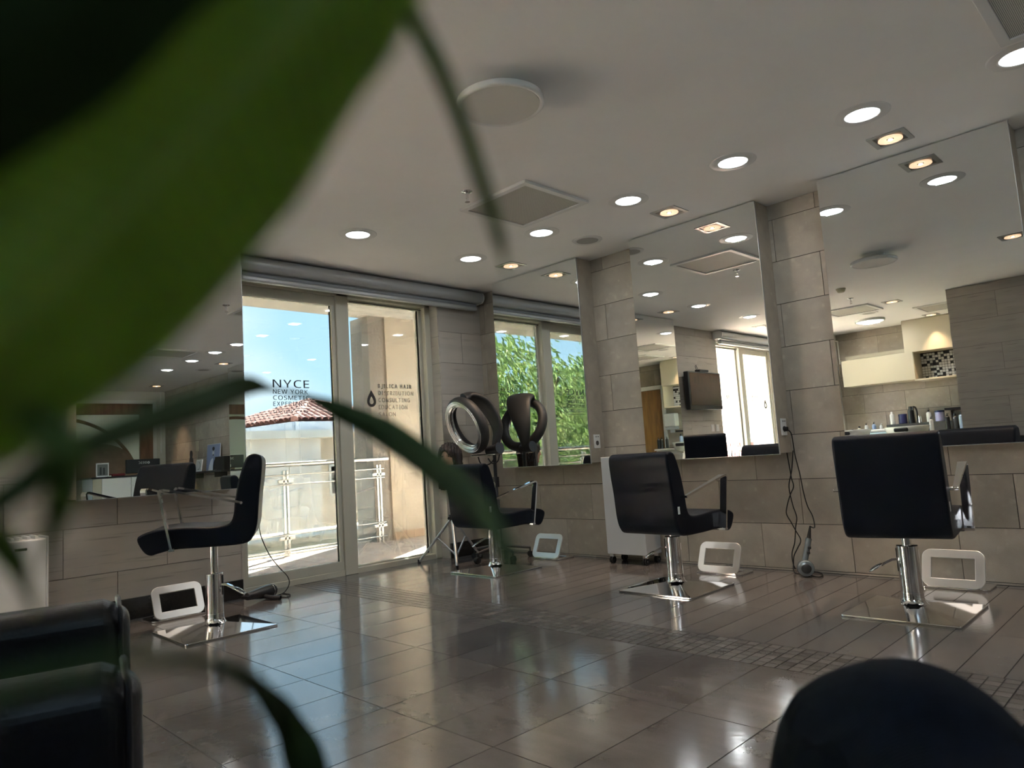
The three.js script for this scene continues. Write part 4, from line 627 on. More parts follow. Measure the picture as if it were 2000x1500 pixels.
  tub(-3.48, shelfY, z, .058, .15, M.navy, 'dark blue tub left of the tall black bottle'); tub(-2.97, shelfY, z - .02, .062, .16, M.lilac, 'lilac labelled tub with dark blue lid', M.navy);
  const tp = thing('basin_tap', 'black and chrome spray tap at the basin', 'tap', [-3.27, shelfY, 2.66]); part('spout', tube([[0, 0, 0], [0, .16, 0], [-.01, .23, -.02], [-.03, .24, -.06], [-.03, .19, -.08]], .014, 30, 12), M.blackPlastic, tp); part('base', cyl(.026, .022, .1, 0.03, 0, 0, 16), M.chrome, tp);
  const br = thing('bottle_rack', 'black wall rack above the bottles', 'rack', [-2.70, 1.17, 2.65]); part('rail', rbox(-.17, .17, 0, .035, -.12, .2, .004), M.blackPlastic, br); part('post', box(-.165, -.15, -.26, 0, .18, .2), M.blackPlastic, br); part('post', box(.15, .165, -.26, 0, .18, .2), M.blackPlastic, br);
  const pd = thing('paper_dispenser', 'white paper towel dispenser on the nook wall', 'dispenser', [-2.3, 1.23, ZN]); part('casing', rbox(-.13, .13, .06, .32, -.14, 0, .02), M.white, pd); part('outlet', rbox(-.12, .12, 0, .06, -.12, 0, .01), M.clearBottle, pd); part('paper', box(-.05, .05, -.06, .01, -.06, -.055), M.towel, pd);
  const dr = thing('door_3', 'brown wooden door with white frame at the end of the passage', 'door', [-1.71, 0, ZN], 0, null, 'structure'); part('frame', [rbox(-.45, -.37, 0, 2.14, -.03, .1, .004), rbox(.37, .45, 0, 2.14, -.03, .1, .004), rbox(-.45, .45, 2.06, 2.14, -.03, .1, .004)], M.white, dr); part('leaf', rbox(-.37, .37, .005, 2.06, .03, .07, .003), M.ochreWood, dr); part('handle', [rod([.3, 1.02, .03], [.3, 1.02, -.03], .01), rod([.3, 1.02, -.03], [.18, 1.02, -.03], .009)], M.chrome, dr);
  solo('heating_pipe', [rod([-4.36, 2.07, 2.8], [-4.36, 2.45, 2.8], .012), rod([-4.36, 2.45, 2.8], [-4.385, 2.46, 2.4], .012)], M.paint, 'thin painted pipe beside the long cream cabinet', 'pipe');
}

// ---------------------------------------------------------------- reception: doorway, desk, monitor, posters
{
  const zc = -3.49, d = thing('door_4', 'wooden framed frosted reception screen with round metal disc', 'door', [XE - 0.02, 0, 0], 0, null, 'structure');
  part('frame', [rbox(-.05, .12, 0, 2.33, -4.58, -4.36, .005), rbox(-.05, .12, 2.13, 2.33, -4.58, -2.4, .005), rbox(-.05, .12, 0, 2.33, -2.62, -2.4, .005)], M.wood, d);
  part('frosted_pane', box(.02, .03, 0, 2.13, -4.36, -3.2), M.frosted, d); part('frosted_pane', box(.02, .03, 0, 2.13, -3.2, -2.62), M.frosted, d);
  part('arch_band', (() => { const g = new THREE.TorusGeometry(1.32, 0.03, 8, 60, Math.PI * .56); g.rotateZ(0.02); g.scale(1, 1, .6); g.rotateY(Math.PI / 2); g.translate(-.0, .74, -3.03); return g; })(), M.wood, d);
  part('disc', (() => { const g = new THREE.CylinderGeometry(.62, .62, .03, 56, 1, false, Math.PI * 0, Math.PI); g.rotateZ(Math.PI / 2); g.translate(-.02, .98, -3.72); return g; })(), M.bronzeDisc, d); part('disc', (() => { const g = new THREE.CylinderGeometry(.62, .62, .03, 56, 1, false, Math.PI, Math.PI); g.rotateZ(Math.PI / 2); g.translate(-.02, .98, -3.72); return g; })(), M.silverDisc, d);
  solo('trim_1', [rbox(XE - .02, XE, 0, 2.4, -4.66, -4.58, .004), rbox(XE - .02, XE, 2.33, 2.4, -4.66, -2.3, .004)], M.white, 'white moulding around the reception doorway', 'moulding', null, 'structure');
  solo('cable_duct', rbox(XE - .02, XE, 1.4, H, -4.75, -4.73, .003), M.white, 'thin white cable duct running down to a switch', 'duct');
  const k = thing('desk', 'white reception desk with dark top and drawer', 'desk', [2.45, 0, -3.72]); part('top', rbox(-.03, .62, .975, 1.0, -.57, .62, .003), M.blackPlastic, k); part('carcass', rbox(0, .6, .02, .975, -.55, .6, .004), M.white, k); part('plinth', box(.03, .58, 0, .02, -.53, .58), M.greyPlastic, k); part('panel', rbox(-.02, 0, .02, .83, -.55, .05, .003), M.white, k); part('panel', rbox(-.02, 0, .84, .97, -.55, .05, .003), M.white, k); const dw = part('drawer', rbox(-.02, 0, .02, .97, .06, .47, .003), M.white, k); part('handle', rbox(-.028, -.018, .71, .76, -.35, -.2, .003), M.alu, k); part('side_panel', rbox(-.019, 0, .02, .97, .475, .6, .003), M.cream, k);
  const s = thing('monitor', 'black computer monitor lettered DESC on the reception desk', 'monitor', [2.62, 1.0, -3.9]); part('housing', rbox(-.02, .02, .03, .255, -.26, .26, .01), M.blackPlastic, s); part('stand', [cyl(.09, .09, .012, .03, 0, 0, 28), rbox(.0, .03, 0, .12, -.03, .03, .004)], M.blackPlastic, s);
  { // letters read from -x
    let u = 0; const gs = []; for (const ch of 'DESC') { const g = new TextGeometry(ch, { font, size: .036, depth: .001, curveSegments: 3 }); g.computeBoundingBox(); g.translate(u - g.boundingBox.min.x, 0, 0); u += g.boundingBox.max.x - g.boundingBox.min.x + .01; gs.push(g); }
    const g = join(gs); g.rotateY(-Math.PI / 2); g.translate(-.021, .18, -.05); part('lettering', g, M.trim, s); const o = new THREE.TorusGeometry(.014, .005, 8, 24); o.rotateY(Math.PI / 2); o.translate(-.021, .196, -.08); part('emblem', o, M.trim, s); part('sticker', box(-.022, -.0205, .05, .09, -.02, .02), M.trim, s); }
  const fr = thing('photo_frame', 'small grey photo in a frame on the desk end', 'frame', [2.6, 1.0, -3.3], rad(-90)); part('border', rbox(-.09, .09, 0, .22, -.01, .01, .004), M.white, fr); { const [g, m] = facing(.15, .18, canvasTex(64, 80, (x, w, h) => { x.fillStyle = '#6d716c'; x.fillRect(0, 0, w, h); x.fillStyle = '#3d403d'; x.fillRect(18, 24, 12, 50); x.fillRect(38, 20, 12, 54); })); g.translate(0, .11, .0105); part('print', g, m, fr); }
  solo('folded_cloth', rbox(2.55, 2.75, 1.0, 1.04, -3.62, -3.42, .018), M.redCloth, 'dark red folded cloth on the reception desk', 'cloth'); solo('notepad', rbox(2.5, 2.7, 1.0, 1.015, -3.4, -3.36, .003), M.white, 'white notepad on the reception desk', 'notepad');
}
{
  const s = thing('wall_shelf', 'dark shelf with pictures on the stone wall towards reception', 'shelf', [2.0, 0.965, ZA]); part('board', rbox(-.85, .85, 0, .03, 0, .24, .003), M.blackPlastic, s); part('bracket', box(-.5, -.47, -.08, 0, 0, .2), M.gunmetal, s); part('bracket', box(.47, .5, -.08, 0, 0, .2), M.gunmetal, s);
  const p = thing('poster_board', 'blue poster board with a portrait, leaning on the wall shelf', 'poster', [1.93, .995, ZA + .06]); p.rotation.x = rad(-4); part('board', rbox(-.27, .27, 0, .44, -.006, .006, .002), M.white, p); { const [g, m] = facing(.53, .43, canvasTex(256, 208, (x, w, h) => { const q = x.createLinearGradient(0, 0, w, h); q.addColorStop(0, '#8693b4'); q.addColorStop(1, '#6f7ea3'); x.fillStyle = q; x.fillRect(0, 0, w, h); x.fillStyle = '#171a24'; x.beginPath(); x.moveTo(70, 208); x.lineTo(76, 130); x.quadraticCurveTo(110, 100, 130, 208); x.fill(); x.fillStyle = '#c9cfdc'; x.beginPath(); x.moveTo(122, 208); x.lineTo(128, 112); x.quadraticCurveTo(190, 110, 210, 208); x.fill(); x.fillStyle = '#bfc3cc'; x.beginPath(); x.ellipse(128, 62, 22, 32, 0, 0, 7); x.fill(); x.fillStyle = '#14161d'; x.beginPath(); x.ellipse(128, 36, 24, 16, 0, 0, 7); x.fill(); x.fillRect(112, 54, 10, 5); x.fillRect(134, 54, 10, 5); x.fillRect(118, 80, 20, 12); })); g.translate(0, .22, .0065); part('print', g, m, p); }
  solo('gift_box', rbox(1.28, 1.64, .995, 1.21, ZA + .03, ZA + .14, .004), M.blackPlastic, 'flat black box right of the poster board', 'box');
  const f = thing('photo_frame', 'white framed photograph before the poster board', 'frame', [2.28, .995, ZA + .16]); f.rotation.x = rad(-8); part('border', rbox(-.12, .12, 0, .2, -.008, .008, .003), M.white, f); { const [g, m] = facing(.21, .17, canvasTex(96, 80, (x, w, h) => { x.fillStyle = '#b9bab8'; x.fillRect(0, 0, w, h); x.strokeStyle = '#6c6d6c'; x.lineWidth = 6; x.beginPath(); x.arc(48, 44, 28, 1.2, 4.8); x.stroke(); })); g.translate(0, .1, .0085); part('print', g, m, f); }
  const c = thing('cardboard_figure', 'small cut-out photograph of a person standing on the shelf end', 'figure', [2.6, .995, ZA + .15]); { const sh = new THREE.Shape(); sh.moveTo(-.08, 0); sh.lineTo(-.09, .2); sh.quadraticCurveTo(-.06, .24, -.035, .25); sh.absarc(0, .31, .06, Math.PI * 1.25, -Math.PI * .25, true); sh.quadraticCurveTo(.06, .24, .09, .2); sh.lineTo(.08, 0); sh.closePath(); part('cut_out', extrude(sh, .006), M.greyPlastic, c); }
  const kk = thing('wall_hanging', 'small pale key-shaped ornament hanging on the stone wall', 'ornament', [2.72, 1.35, ZA]); part('plate', rbox(-.05, .05, 0, .18, 0, .012, .01), M.cream, kk); part('cord', rod([0, 0, .006], [0, -.2, .006], .004), M.cream, kk);
}

// ---------------------------------------------------------------- leather armchair
{
  const a = thing('armchair', 'dark worn leather armchair with rounded arms in the foreground', 'armchair', [-1.71, 0, -0.5], rad(165));   // made looking along +z, front edge at z = 0
  const arm = (x) => { const g = new RoundedBoxGeometry(0.15, 0.6, 0.74, 6, 0.06); g.translate(x, 0.3, -0.36); const p = g.attributes.position; for (let i = 0; i < p.count; i++) { const y = p.getY(i), z = p.getZ(i); if (y > 0.5) p.setY(i, y + 0.006 * Math.sin(z * 70)); } g.computeVertexNormals(); return boxUV(g, 2); };
  for (const s of [-1, 1]) { const m = part('arm', arm(s * 0.375), M.armchair, a); part('seam', tube([[s * .375 - .075, .1, -.012], [s * .375 - .073, .53, -.012], [s * .375 - .045, .592, -.016], [s * .375, .603, -.018], [s * .375 + .045, .592, -.016], [s * .375 + .073, .53, -.012], [s * .375 + .075, .1, -.012]], .006, 60, 6), M.armchair, m); }
  part('seat_cushion', boxUV(new RoundedBoxGeometry(0.6, 0.16, 0.62, 5, 0.05).translate(0, 0.38, -0.33), 2), M.armchair, a); part('base', rbox(-.3, .3, .06, .31, -.7, -.04, .02), M.armchair, a); part('backrest', boxUV(new RoundedBoxGeometry(0.72, 0.56, 0.16, 5, 0.06).translate(0, 0.5, -0.68), 2), M.armchair, a);
  for (const [x, z] of [[-.4, -.06], [.4, -.06], [-.4, -.68], [.4, -.68]]) part('foot', cyl(.02, .025, .03, x, 0, z, 12), M.blackPlastic, a);
}

// ---------------------------------------------------------------- the person's knee (photographer's crossed leg)
{
  const p = thing('person', 'person seated with crossed legs in dark blue jeans, knee raised', 'person');
  const K = U(1778, 1562, 0.47), kn = [K.x, K.y, K.z];
  const hipR = [0.30, 0.50, 0.16], hipL = [0.06, 0.50, 0.20], kneeR = kn, ankR = [kn[0] - 0.30, kn[1] - 0.36, kn[2] - 0.10], kneeL = [0.02, 0.50, -0.30], ankL = [0.0, 0.09, -0.28];
  const legs = (x, y, z) => { const wr = 0.0009 * Math.sin(x * 70 + y * 40) + 0.0007 * Math.sin(z * 80 - y * 50); let d = capsule(x, y, z, hipR, kneeR, 0.095, 0.074); d = smin(d, ellip(x, y, z, [kn[0], kn[1] + 0.006, kn[2]], [0.082, 0.078, 0.082]), 0.03); d = smin(d, capsule(x, y, z, kneeR, ankR, 0.068, 0.05), 0.03); d = smin(d, capsule(x, y, z, hipL, kneeL, 0.092, 0.07), 0.02); d = smin(d, capsule(x, y, z, kneeL, ankL, 0.066, 0.05), 0.04); d = smin(d, capsule(x, y, z, hipL, hipR, 0.11, 0.11), 0.06); return d + wr; };
  const c = [(0.3 + kn[0]) / 2 - .03, 0.42, -0.1]; const g = sdfMesh(legs, c, 0.62, 104); part('jeans', boxUV(g, 1), M.denim, p, 'dark blue denim jeans');
  const shoe = (a, yaw) => { const q = sdfMesh((x, y, z) => Math.max(smin(capsule(x, y, z, [0, 0.045, 0], [0, 0.035, 0.17], 0.044, 0.042), capsule(x, y, z, [0, 0.05, -0.01], [0, 0.1, -0.01], 0.045, 0.042), 0.03), -y), [0, 0.04, 0.08], 0.2, 40); q.rotateY(yaw); q.translate(a[0], a[1] - 0.09, a[2]); return boxUV(q); };
  part('shoe', shoe(ankL, rad(180)), M.blackPlastic, p); part('shoe', shoe([ankR[0], ankR[1] + .02, ankR[2]], rad(200)), M.blackPlastic, p);
  const st = thing('bench', 'dark upholstered bench against the partition wall', 'bench', [0.3, 0, 0.2]); part('seat', rbox(-.5, .6, .29, .385, -.18, .2, .03), M.armchair, st); part('base', rbox(-.48, .58, 0, .29, -.14, .19, .01), M.blackPlastic, st);
}

// ---------------------------------------------------------------- the plant in front of the lens
{
  const pot = V(-0.42, 0.5, 0.17), pl = thing('potted_plant', 'leafy green houseplant with long strap leaves hanging before the lens', 'plant', [pot.x, pot.y, pot.z]);
  part('pot', lathe([[0, 0], [.06, 0], [.068, .01], [.085, .15], [.09, .155], [.09, .17], [.08, .17], [.076, .15], [0, .145]], 36), M.pot, pl); part('soil', cyl(.075, .075, .01, 0, .145, 0, 28), M.soil, pl);
  const rel = (p) => p.clone().sub(pot);
  // a blade: centre line points [px, py, metres from the lens, half width in px], fold = depth of the midrib
  function leaf(list, mat, fold, lean = 0, roll = 0) {
    const cur = new THREE.CatmullRomCurve3(list.map(([x, y, d]) => rel(U(x, y, d))), false, 'catmullrom', 0.5), N = 60, W = 9, pos = [], uv = [], idx = [];
    const halfs = list.map(([x, y, d, w]) => w * d / FOCAL), at = (t) => { const f = t * (halfs.length - 1), i = Math.min(halfs.length - 2, Math.floor(f)), q = f - i, s = q * q * (3 - 2 * q); return halfs[i] * (1 - s) + halfs[i + 1] * s; };
    const eye = rel(EYE);
    for (const sgn of [1, -1]) for (let i = 0; i <= N; i++) { const t = i / N, p = cur.getPoint(t), tg = cur.getTangent(t), view = p.clone().sub(eye).normalize(), side0 = tg.clone().cross(view).normalize(), nn = side0.clone().cross(tg).normalize(), side = side0.clone().applyAxisAngle(tg, roll), nr = nn.clone().applyAxisAngle(tg, roll), h = Math.max(0.0004, at(t));
      for (let k = 0; k < W; k++) { const s = (k / (W - 1)) * 2 - 1, q = p.clone().addScaledVector(side, s * h / Math.cos(roll)).addScaledVector(nr, (fold * Math.abs(s) + lean * s * s) * h + sgn * 0.00035 * (1 - s * s)); pos.push(q.x, q.y, q.z); uv.push(s * 0.5 + 0.5, t * 1.6); } }
    const S = (N + 1) * W; for (let i = 0; i < N; i++) for (let k = 0; k + 1 < W; k++) { const a = i * W + k; idx.push(a, a + 1, a + W, a + 1, a + W + 1, a + W); idx.push(S + a, S + a + W, S + a + 1, S + a + 1, S + a + W, S + a + W + 1); }
    const g = new THREE.BufferGeometry(); g.setAttribute('position', new THREE.Float32BufferAttribute(pos, 3)); g.setAttribute('uv', new THREE.Float32BufferAttribute(uv, 2)); g.setIndex(idx); g.computeVertexNormals(); const m = part('leaf', g, mat, pl); m.userData.start = undefined; delete m.userData.start; return list;
  }
  const stem = (list, r = 0.003) => part('stem', tube([V(0.0, .14, 0), ...list], r, 40, 8), M.leafMid, pl);
  const LV = [
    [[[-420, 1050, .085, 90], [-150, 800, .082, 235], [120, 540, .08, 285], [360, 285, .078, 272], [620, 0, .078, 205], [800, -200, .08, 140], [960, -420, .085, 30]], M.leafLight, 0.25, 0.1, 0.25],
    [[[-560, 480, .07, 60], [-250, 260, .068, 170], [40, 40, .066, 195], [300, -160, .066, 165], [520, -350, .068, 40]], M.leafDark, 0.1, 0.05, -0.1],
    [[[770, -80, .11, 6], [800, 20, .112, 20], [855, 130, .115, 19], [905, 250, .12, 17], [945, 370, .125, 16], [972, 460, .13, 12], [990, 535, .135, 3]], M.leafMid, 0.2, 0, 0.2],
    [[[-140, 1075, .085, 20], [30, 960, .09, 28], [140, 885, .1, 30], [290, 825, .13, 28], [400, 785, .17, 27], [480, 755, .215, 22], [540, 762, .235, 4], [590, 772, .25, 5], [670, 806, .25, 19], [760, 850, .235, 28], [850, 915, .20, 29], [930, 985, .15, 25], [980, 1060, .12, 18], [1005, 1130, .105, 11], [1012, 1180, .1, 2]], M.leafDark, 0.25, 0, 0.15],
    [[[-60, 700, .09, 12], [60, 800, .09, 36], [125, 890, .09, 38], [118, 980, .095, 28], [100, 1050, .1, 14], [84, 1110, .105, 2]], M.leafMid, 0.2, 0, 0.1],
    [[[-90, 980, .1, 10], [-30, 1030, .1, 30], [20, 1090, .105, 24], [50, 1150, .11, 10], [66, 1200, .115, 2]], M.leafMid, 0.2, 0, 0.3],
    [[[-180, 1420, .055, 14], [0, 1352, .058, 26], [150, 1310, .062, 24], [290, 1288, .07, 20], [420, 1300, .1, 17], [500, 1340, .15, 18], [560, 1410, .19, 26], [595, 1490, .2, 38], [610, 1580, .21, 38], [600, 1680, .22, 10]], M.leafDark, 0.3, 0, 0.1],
  ];
  for (const l of LV) leaf(...l);
  const B = (i, k = 0) => rel(U(LV[i][0][k][0], LV[i][0][k][1], LV[i][0][k][2]));
  stem([V(.05, .3, .0), B(0).lerp(V(0, .3, 0), .3), B(0)]); stem([V(.04, .4, .02), B(1).lerp(V(.05, .42, 0), .3), B(1)]); stem([V(.12, .5, .04), V(.3, .66, -.1), B(2)]); stem([V(.02, .2, -.05), B(3).lerp(V(0, .2, 0), .3), B(3)]); stem([V(.02, .28, -.04), B(4)]); stem([V(.03, .24, -.05), B(5)]); stem([V(.03, .18, -.06), B(6)]);
  const t = thing('side_table', 'small round side table carrying the houseplant', 'side table', [pot.x, 0, pot.z]); part('top', cyl(.15, .15, .02, 0, .48, 0, 36), M.wood, t); part('pole', cyl(.015, .015, .46, 0, .02, 0, 16), M.gunmetal, t); part('foot', cyl(.12, .11, .02, 0, 0, 0, 32), M.gunmetal, t);
}

// ---------------------------------------------------------------- outdoors: balcony, railing, neighbouring house, trees
{
  const b = thing('balcony_floor', 'terracotta pink tiled balcony floor outside the sliding doors', 'balcony', [0, 0, 0], 0, null, 'structure'), r = rand(9);
  part('slab', box(-7.78, -5.46, -0.3, -0.056, -6.6, 4.6), M.stuccoPale, b);
  const rest = [];
  for (let i = 0; i < 8; i++) for (let j = 0; j < 38; j++) { const x = -5.6 - i * 0.29, z = -7.3 + j * 0.31; if (z < -6.5) continue; if (z < -2 && z > -6.6) laid('balcony_tile', b, .284, .01, .304, x, -.055, z, M.balconyTiles, r); else rest.push([.284, .01, .304, x, -.055, z]); }
  stuffTiles('far_balcony_tiles', b, rest, M.balconyTiles[0]);
  part('kerb', box(-7.8, -7.72, -0.3, -0.03, -5.3, 4.6), M.stuccoWhite, b);
}
solo('wall_outside', [box(-5.62, -5.47, 0, 3.2, -7.4, DOOR1[0] - 0.02), box(-5.62, -5.47, 0, 3.2, DOOR1[1] + .02, DOOR2[0] - .02), box(-5.62, -5.47, 0, 3.2, DOOR2[1] + .02, 4.6), box(-5.62, -5.47, DTOP, 3.2, DOOR1[0] - .02, DOOR1[1] + .02), box(-5.62, -5.47, DTOP, 3.2, DOOR2[0] - .02, DOOR2[1] + .02)], M.stuccoWhite, 'pale outer wall face around the balcony doors', 'wall', null, 'structure');
solo('balcony_soffit', box(-7.8, -5.47, 2.83, 3.15, -6.6, 4.6), M.stuccoPale, 'plastered slab over the balcony', 'ceiling', null, 'structure');
solo('wall_balcony_end', [box(-8.0, -7.58, -0.06, 2.83, -6.6, -5.3)], M.stuccoWarm, 'warm beige rendered wall closing the balcony end', 'wall', null, 'structure');
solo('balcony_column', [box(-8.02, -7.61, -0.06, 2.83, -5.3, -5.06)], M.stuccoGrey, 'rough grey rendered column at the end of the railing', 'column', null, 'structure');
solo('wall_balcony_near', [box(-8.0, -5.62, -0.06, 2.83, 4.2, 4.4)], M.stuccoPale, 'cream rendered wall at the other balcony end', 'wall', null, 'structure');
{ const s = thing('trim_2', 'terracotta tile skirting along the balcony wall', 'skirting', [0, 0, 0], 0, null, 'structure'); for (let i = 0; i < 6; i++) part('skirting_tile', rbox(-7.58, -7.565, -.05, .05, -5.31 - i * .3 - .297, -5.31 - i * .3, .003), M.skirting, s); }
{
  const g = thing('balcony_railing', 'stainless steel balcony railing with glass panels and rods', 'railing', [-7.62, -0.05, 0]);
  const zs = [-5.13, -3.87, -2.6, -1.3, 0, 1.3, 2.6, 3.9];
  part('handrail', rod([0, 1.03, -5.28], [0, 1.03, 4.1], 0.03, 20), M.steel, g);
  for (const z of zs) { const p = part('post', [rbox(-.02, .02, 0, .965, z - .038, z - .006, .006), rbox(-.02, .02, 0, .965, z + .006, z + .038, .006), box(-.012, .012, .1, .13, z - .01, z + .01), box(-.012, .012, .86, .89, z - .01, z + .01)], M.steel, g); part('handrail_bracket', rod([0, .9, z - .06], [0, 1.01, z - .06], .008), M.steel, p); for (const y of [.2, .84]) part('glass_clamp', rbox(-.02, .02, y - .025, y + .025, z - .1, z + .1, .012), M.steel, p); }
  for (const y of [.07, .24, .80, .91]) part('rod', rod([.03, y, -5.2], [.03, y, 4.1], .0105, 10), M.steel, g);
  for (let i = 0; i + 1 < zs.length; i++) part('glass_panel', box(-.004, .004, .12, .92, zs[i] + .06, zs[i + 1] - .06), M.glass, g);
}
solo('ground', box(-60, -8.05, -4.4, -4.2, -50, 50), M.ground, 'pale paved ground far below the balcony', 'ground', null, 'structure');
{ // low parapet wall of the neighbouring terrace
  const w = thing('terrace_parapet', 'long low parapet wall with white coping across from the balcony', 'wall'); part('wall', box(-11.35, -11.1, -4.2, -.2, -14, 0), M.ochre, w); part('coping', box(-11.45, -11.0, -.2, -.12, -14, 0), M.stuccoWhite, w);
}
{
  const b = thing('neighbour_house', 'pale neighbouring house with red tiled hip roof and blue windows', 'house');
  part('front_block', box(-18.5, -14.6, -4.2, 1.62, -8.3, -3.0), M.stuccoHouse, b); part('parapet', box(-18.6, -14.4, 1.62, 1.79, -8.63, -2.9), M.stuccoWhite, b);
  part('main_block', box(-19, -15.3, -4.2, 1.8, -12.5, -8.2), M.stuccoWarm, b);
  const y = 2.04, Cc = V(-15, y, -7.89), R = V(-15, y, -10.9), L = V(-19.4, y, -7.4), A = V(-16.7, 2.66, -9.2), Q = V(-19.4, y, -10.9);
  const band = (p, q) => { const d = q.clone().sub(p), len = d.length(), g = new THREE.BoxGeometry(len, .25, .12); g.rotateY(Math.atan2(-d.z, d.x)); g.translate((p.x + q.x) / 2, y - .14, (p.z + q.z) / 2); return g; };
  part('fascia', band(Cc, R), M.fascia, b); part('fascia', band(L, Cc), M.fascia, b);
  part('eaves_soffit', box(-19.3, -15.05, y - .3, y - .26, -10.9, -7.75), M.stuccoWhite, b);
  const rf = part('roof', (() => { const g = new THREE.BufferGeometry(), f = [Cc, R, A, L, Cc, A, R, Q, A, Q, L, A], p = []; f.forEach((v) => p.push(v.x, v.y - .02, v.z)); g.setAttribute('position', new THREE.Float32BufferAttribute(p, 3)); g.computeVertexNormals(); return g; })(), M.roofTiles[2], b), r = rand(4);
  // courses of half-round tiles on the two slopes in view, each one a mesh
  function slope(e0, e1, top, n, rows, cap) {
    const dir = e1.clone().sub(e0), tileG = new Map();
    for (let i = 0; i < n; i++) for (let j = 0; j < rows; j++) {
      const s = (i + .5) / n, t0 = j / rows, t1 = (j + 1.12) / rows, k = e0.clone().lerp(e1, s);
      // run up the slope perpendicular to the eave until the hip is met
      const up = top.clone().sub(e0), along = dir.clone().normalize(), sTop = up.dot(along) / dir.length(), rise = up.clone().sub(along.clone().multiplyScalar(up.dot(along)));
      const lim = s < sTop ? s / sTop : (1 - s) / (1 - sTop); if (t0 > lim) continue;
      const a = k.clone().addScaledVector(rise, t0), c2 = k.clone().addScaledVector(rise, Math.min(t1, lim + .04));
      const len = a.distanceTo(c2); if (len < .02) continue;
      const w = dir.length() / n * .5, g = new THREE.CylinderGeometry(w * .86, w, len, 8, 1, true, 0, Math.PI), q = new THREE.Quaternion(), yA = c2.clone().sub(a).normalize(), xA = along.clone(), zA = xA.clone().cross(yA).normalize(); if (zA.y < 0) { zA.negate(); xA.negate(); }
      g.rotateY(-Math.PI / 2); q.setFromRotationMatrix(new THREE.Matrix4().makeBasis(xA, yA, zA)); g.applyQuaternion(q); const m = a.clone().add(c2).multiplyScalar(.5); g.translate(m.x, m.y + .012, m.z);
      part('roof_tile', g, M.roofTiles[Math.floor(r() * 4)], rf);
    }
  }
  slope(R, Cc, A, 17, 7); slope(Cc, L, A, 22, 7);
  for (let i = 0; i < 7; i++) { const p = Cc.clone().lerp(A, i / 7), q = Cc.clone().lerp(A, (i + 1.1) / 7); part('ridge_tile', rod(p.setY(p.y + .03), q.setY(q.y + .03), .09, 12, .075), M.roofTiles[i % 4], rf); }
  for (let i = 0; i < 9; i++) { const p = A.clone().lerp(R, i / 9), q = A.clone().lerp(R, (i + 1.1) / 9); part('ridge_tile', rod(p.setY(p.y + .03), q.setY(q.y + .03), .075, 10, .065), M.roofTiles[(i + 1) % 4], rf); }
  for (let i = 0; i < 9; i++) { const p = A.clone().lerp(L, i / 9), q = A.clone().lerp(L, (i + 1.1) / 9); part('ridge_tile', rod(p.setY(p.y + .03), q.setY(q.y + .03), .075, 10, .065), M.roofTiles[(i + 2) % 4], rf); }
  const win = (x, z0, z1, y0, y1, mat) => { const w = part('window', [box(x - .1, x + .03, y0 - .06, y0, z0 - .06, z1 + .06), box(x - .1, x + .03, y1, y1 + .06, z0 - .06, z1 + .06), box(x - .1, x + .03, y0, y1, z0 - .06, z0), box(x - .1, x + .03, y0, y1, z1, z1 + .06)], M.stuccoWhite, b); part('pane', box(x - .02, x, y0, y1, z0, z1), mat, w); };
  win(-14.6, -6.86, -6.2, -.02, .84, M.windowTeal); win(-15.3, -10.05, -9.72, -.02, 1.53, M.windowBlue); win(-15.3, -9.25, -8.95, .3, .95, M.windowTeal);
  part('panel_frame', [box(-14.6, -14.57, -.5, .5, -7.75, -7.72), box(-14.6, -14.57, .47, .5, -8.25, -7.72), box(-14.6, -14.57, -.2, -.17, -8.25, -7.72)], M.stuccoWhite, b); part('wall_lamp', [rod([-14.6, 1.0, -8.05], [-14.45, 1.05, -8.05], .015), new THREE.SphereGeometry(.06, 14, 10).translate(-14.42, 1.07, -8.05)], M.greyPlastic, b);
}
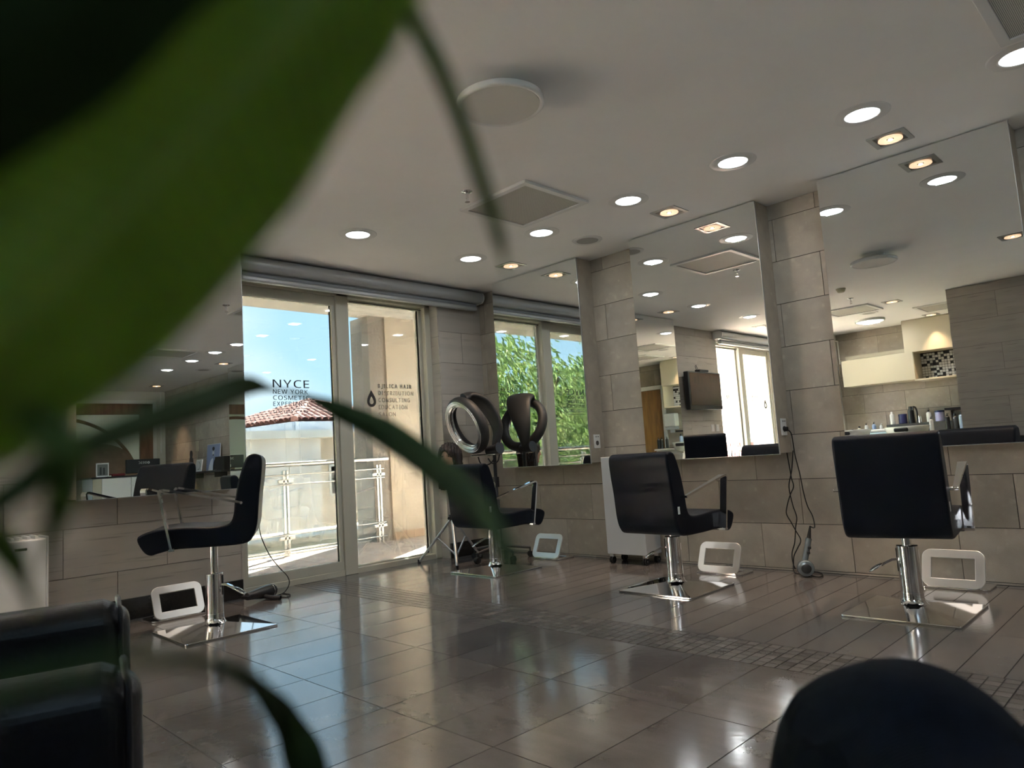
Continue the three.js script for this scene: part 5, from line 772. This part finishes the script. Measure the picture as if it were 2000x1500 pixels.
{ // trees that the corner mirror shows
  const leafG = (() => { const s = new THREE.Shape(); s.moveTo(0, 0); s.quadraticCurveTo(.045, .06, 0, .17); s.quadraticCurveTo(-.045, .06, 0, 0); const g = new THREE.ShapeGeometry(s, 4), p = g.attributes.position; for (let i = 0; i < p.count; i++) p.setZ(i, -Math.pow(p.getY(i), 2) * 1.6 + Math.abs(p.getX(i)) * .5); g.computeVertexNormals(); return g; })();
  const spots = [[-10.4, 1.4, 0.2, 2.0, 'broad leafy green tree before the door, nearest the house'], [-10.6, 1.6, 4.3, 2.0, 'tall leafy green tree in the middle of the row'], [-14.6, 1.9, 2.2, 2.4, 'leafy green tree standing back between the nearer two'], [-13.6, 0.8, 7.4, 2.6, 'spreading leafy green tree at the end of the row']];
  spots.forEach(([x, y, z, R, label], n) => {
    const t = thing('tree', label, 'tree', [x, -4.2, z], 0, 'trees beyond the balcony'), r = rand(200 + n), H0 = y + 4.2;
    part('trunk', tube([[0, 0, 0], [.08, H0 * .4, .05], [-.05, H0 * .75, 0], [0, H0 + .3, 0]], .13, 20, 10), M.bark, t);
    for (let k = 0; k < 9; k++) { const a = k * 2.4, l = R * (.6 + .3 * r()); part('branch', tube([[0, H0 * .6 + k * .12, 0], [Math.cos(a) * l * .5, H0 * .75 + k * .12, Math.sin(a) * l * .5], [Math.cos(a) * l, H0 * .9 + (k - 3) * .3, Math.sin(a) * l]], .035, 12, 6), M.bark, t); }
    // clusters of drooping leaves
    const cl = []; for (let k = 0; k < 260; k++) { const u = r() * 2 - 1, a = r() * 6.283, q = Math.pow(r(), .45) * R, s = Math.sqrt(1 - u * u); cl.push([Math.cos(a) * s * q, u * q * 1.05, Math.sin(a) * s * q]); }
    for (let v = 0; v < 4; v++) { const per = 2600, im = new THREE.InstancedMesh(leafG, M.treeLeaves[v], per), m = new THREE.Matrix4(), e = new THREE.Euler(), Q = new THREE.Quaternion(); for (let i = 0; i < per; i++) { const c = cl[Math.floor(r() * cl.length)], sc = .75 + r() * .6; e.set(Math.PI * (.75 + .4 * (r() - .5)), r() * 6.283, (r() - .5) * .9); Q.setFromEuler(e); m.compose(V(c[0] + (r() - .5) * .75, H0 + c[1] + (r() - .5) * .6, c[2] + (r() - .5) * .75), Q, V(sc, sc, sc)); im.setMatrixAt(i, m); } im.name = 'foliage'; im.userData.kind = 'stuff'; im.castShadow = im.receiveShadow = true; t.add(im); }
  });
}
{ // balcony furniture seen through the second door
  const c = thing('wicker_screen', 'small reddish slatted crate on the balcony', 'crate', [-6.6, -0.05, 3.4]); for (let i = 0; i < 8; i++) part('slat', box(-.3 + i * .078, -.25 + i * .078, 0, .95, -.02, .02), M.redCloth, c); part('rail', box(-.3, .3, .1, .16, -.03, -.02), M.wood, c); part('rail', box(-.3, .3, .8, .86, -.03, -.02), M.wood, c);
  const t = thing('balcony_table', 'dark garden table on the balcony', 'table', [-6.4, -0.05, 2.7]); part('top', rbox(-.35, .35, .78, .82, -.35, .35, .006), M.gunmetal, t); for (const [x, z] of [[-.3, -.3], [.3, -.3], [-.3, .3], [.3, .3]]) part('leg', box(x - .02, x + .02, 0, .78, z - .02, z + .02), M.gunmetal, t);
}
renderer.render(scene, camera);
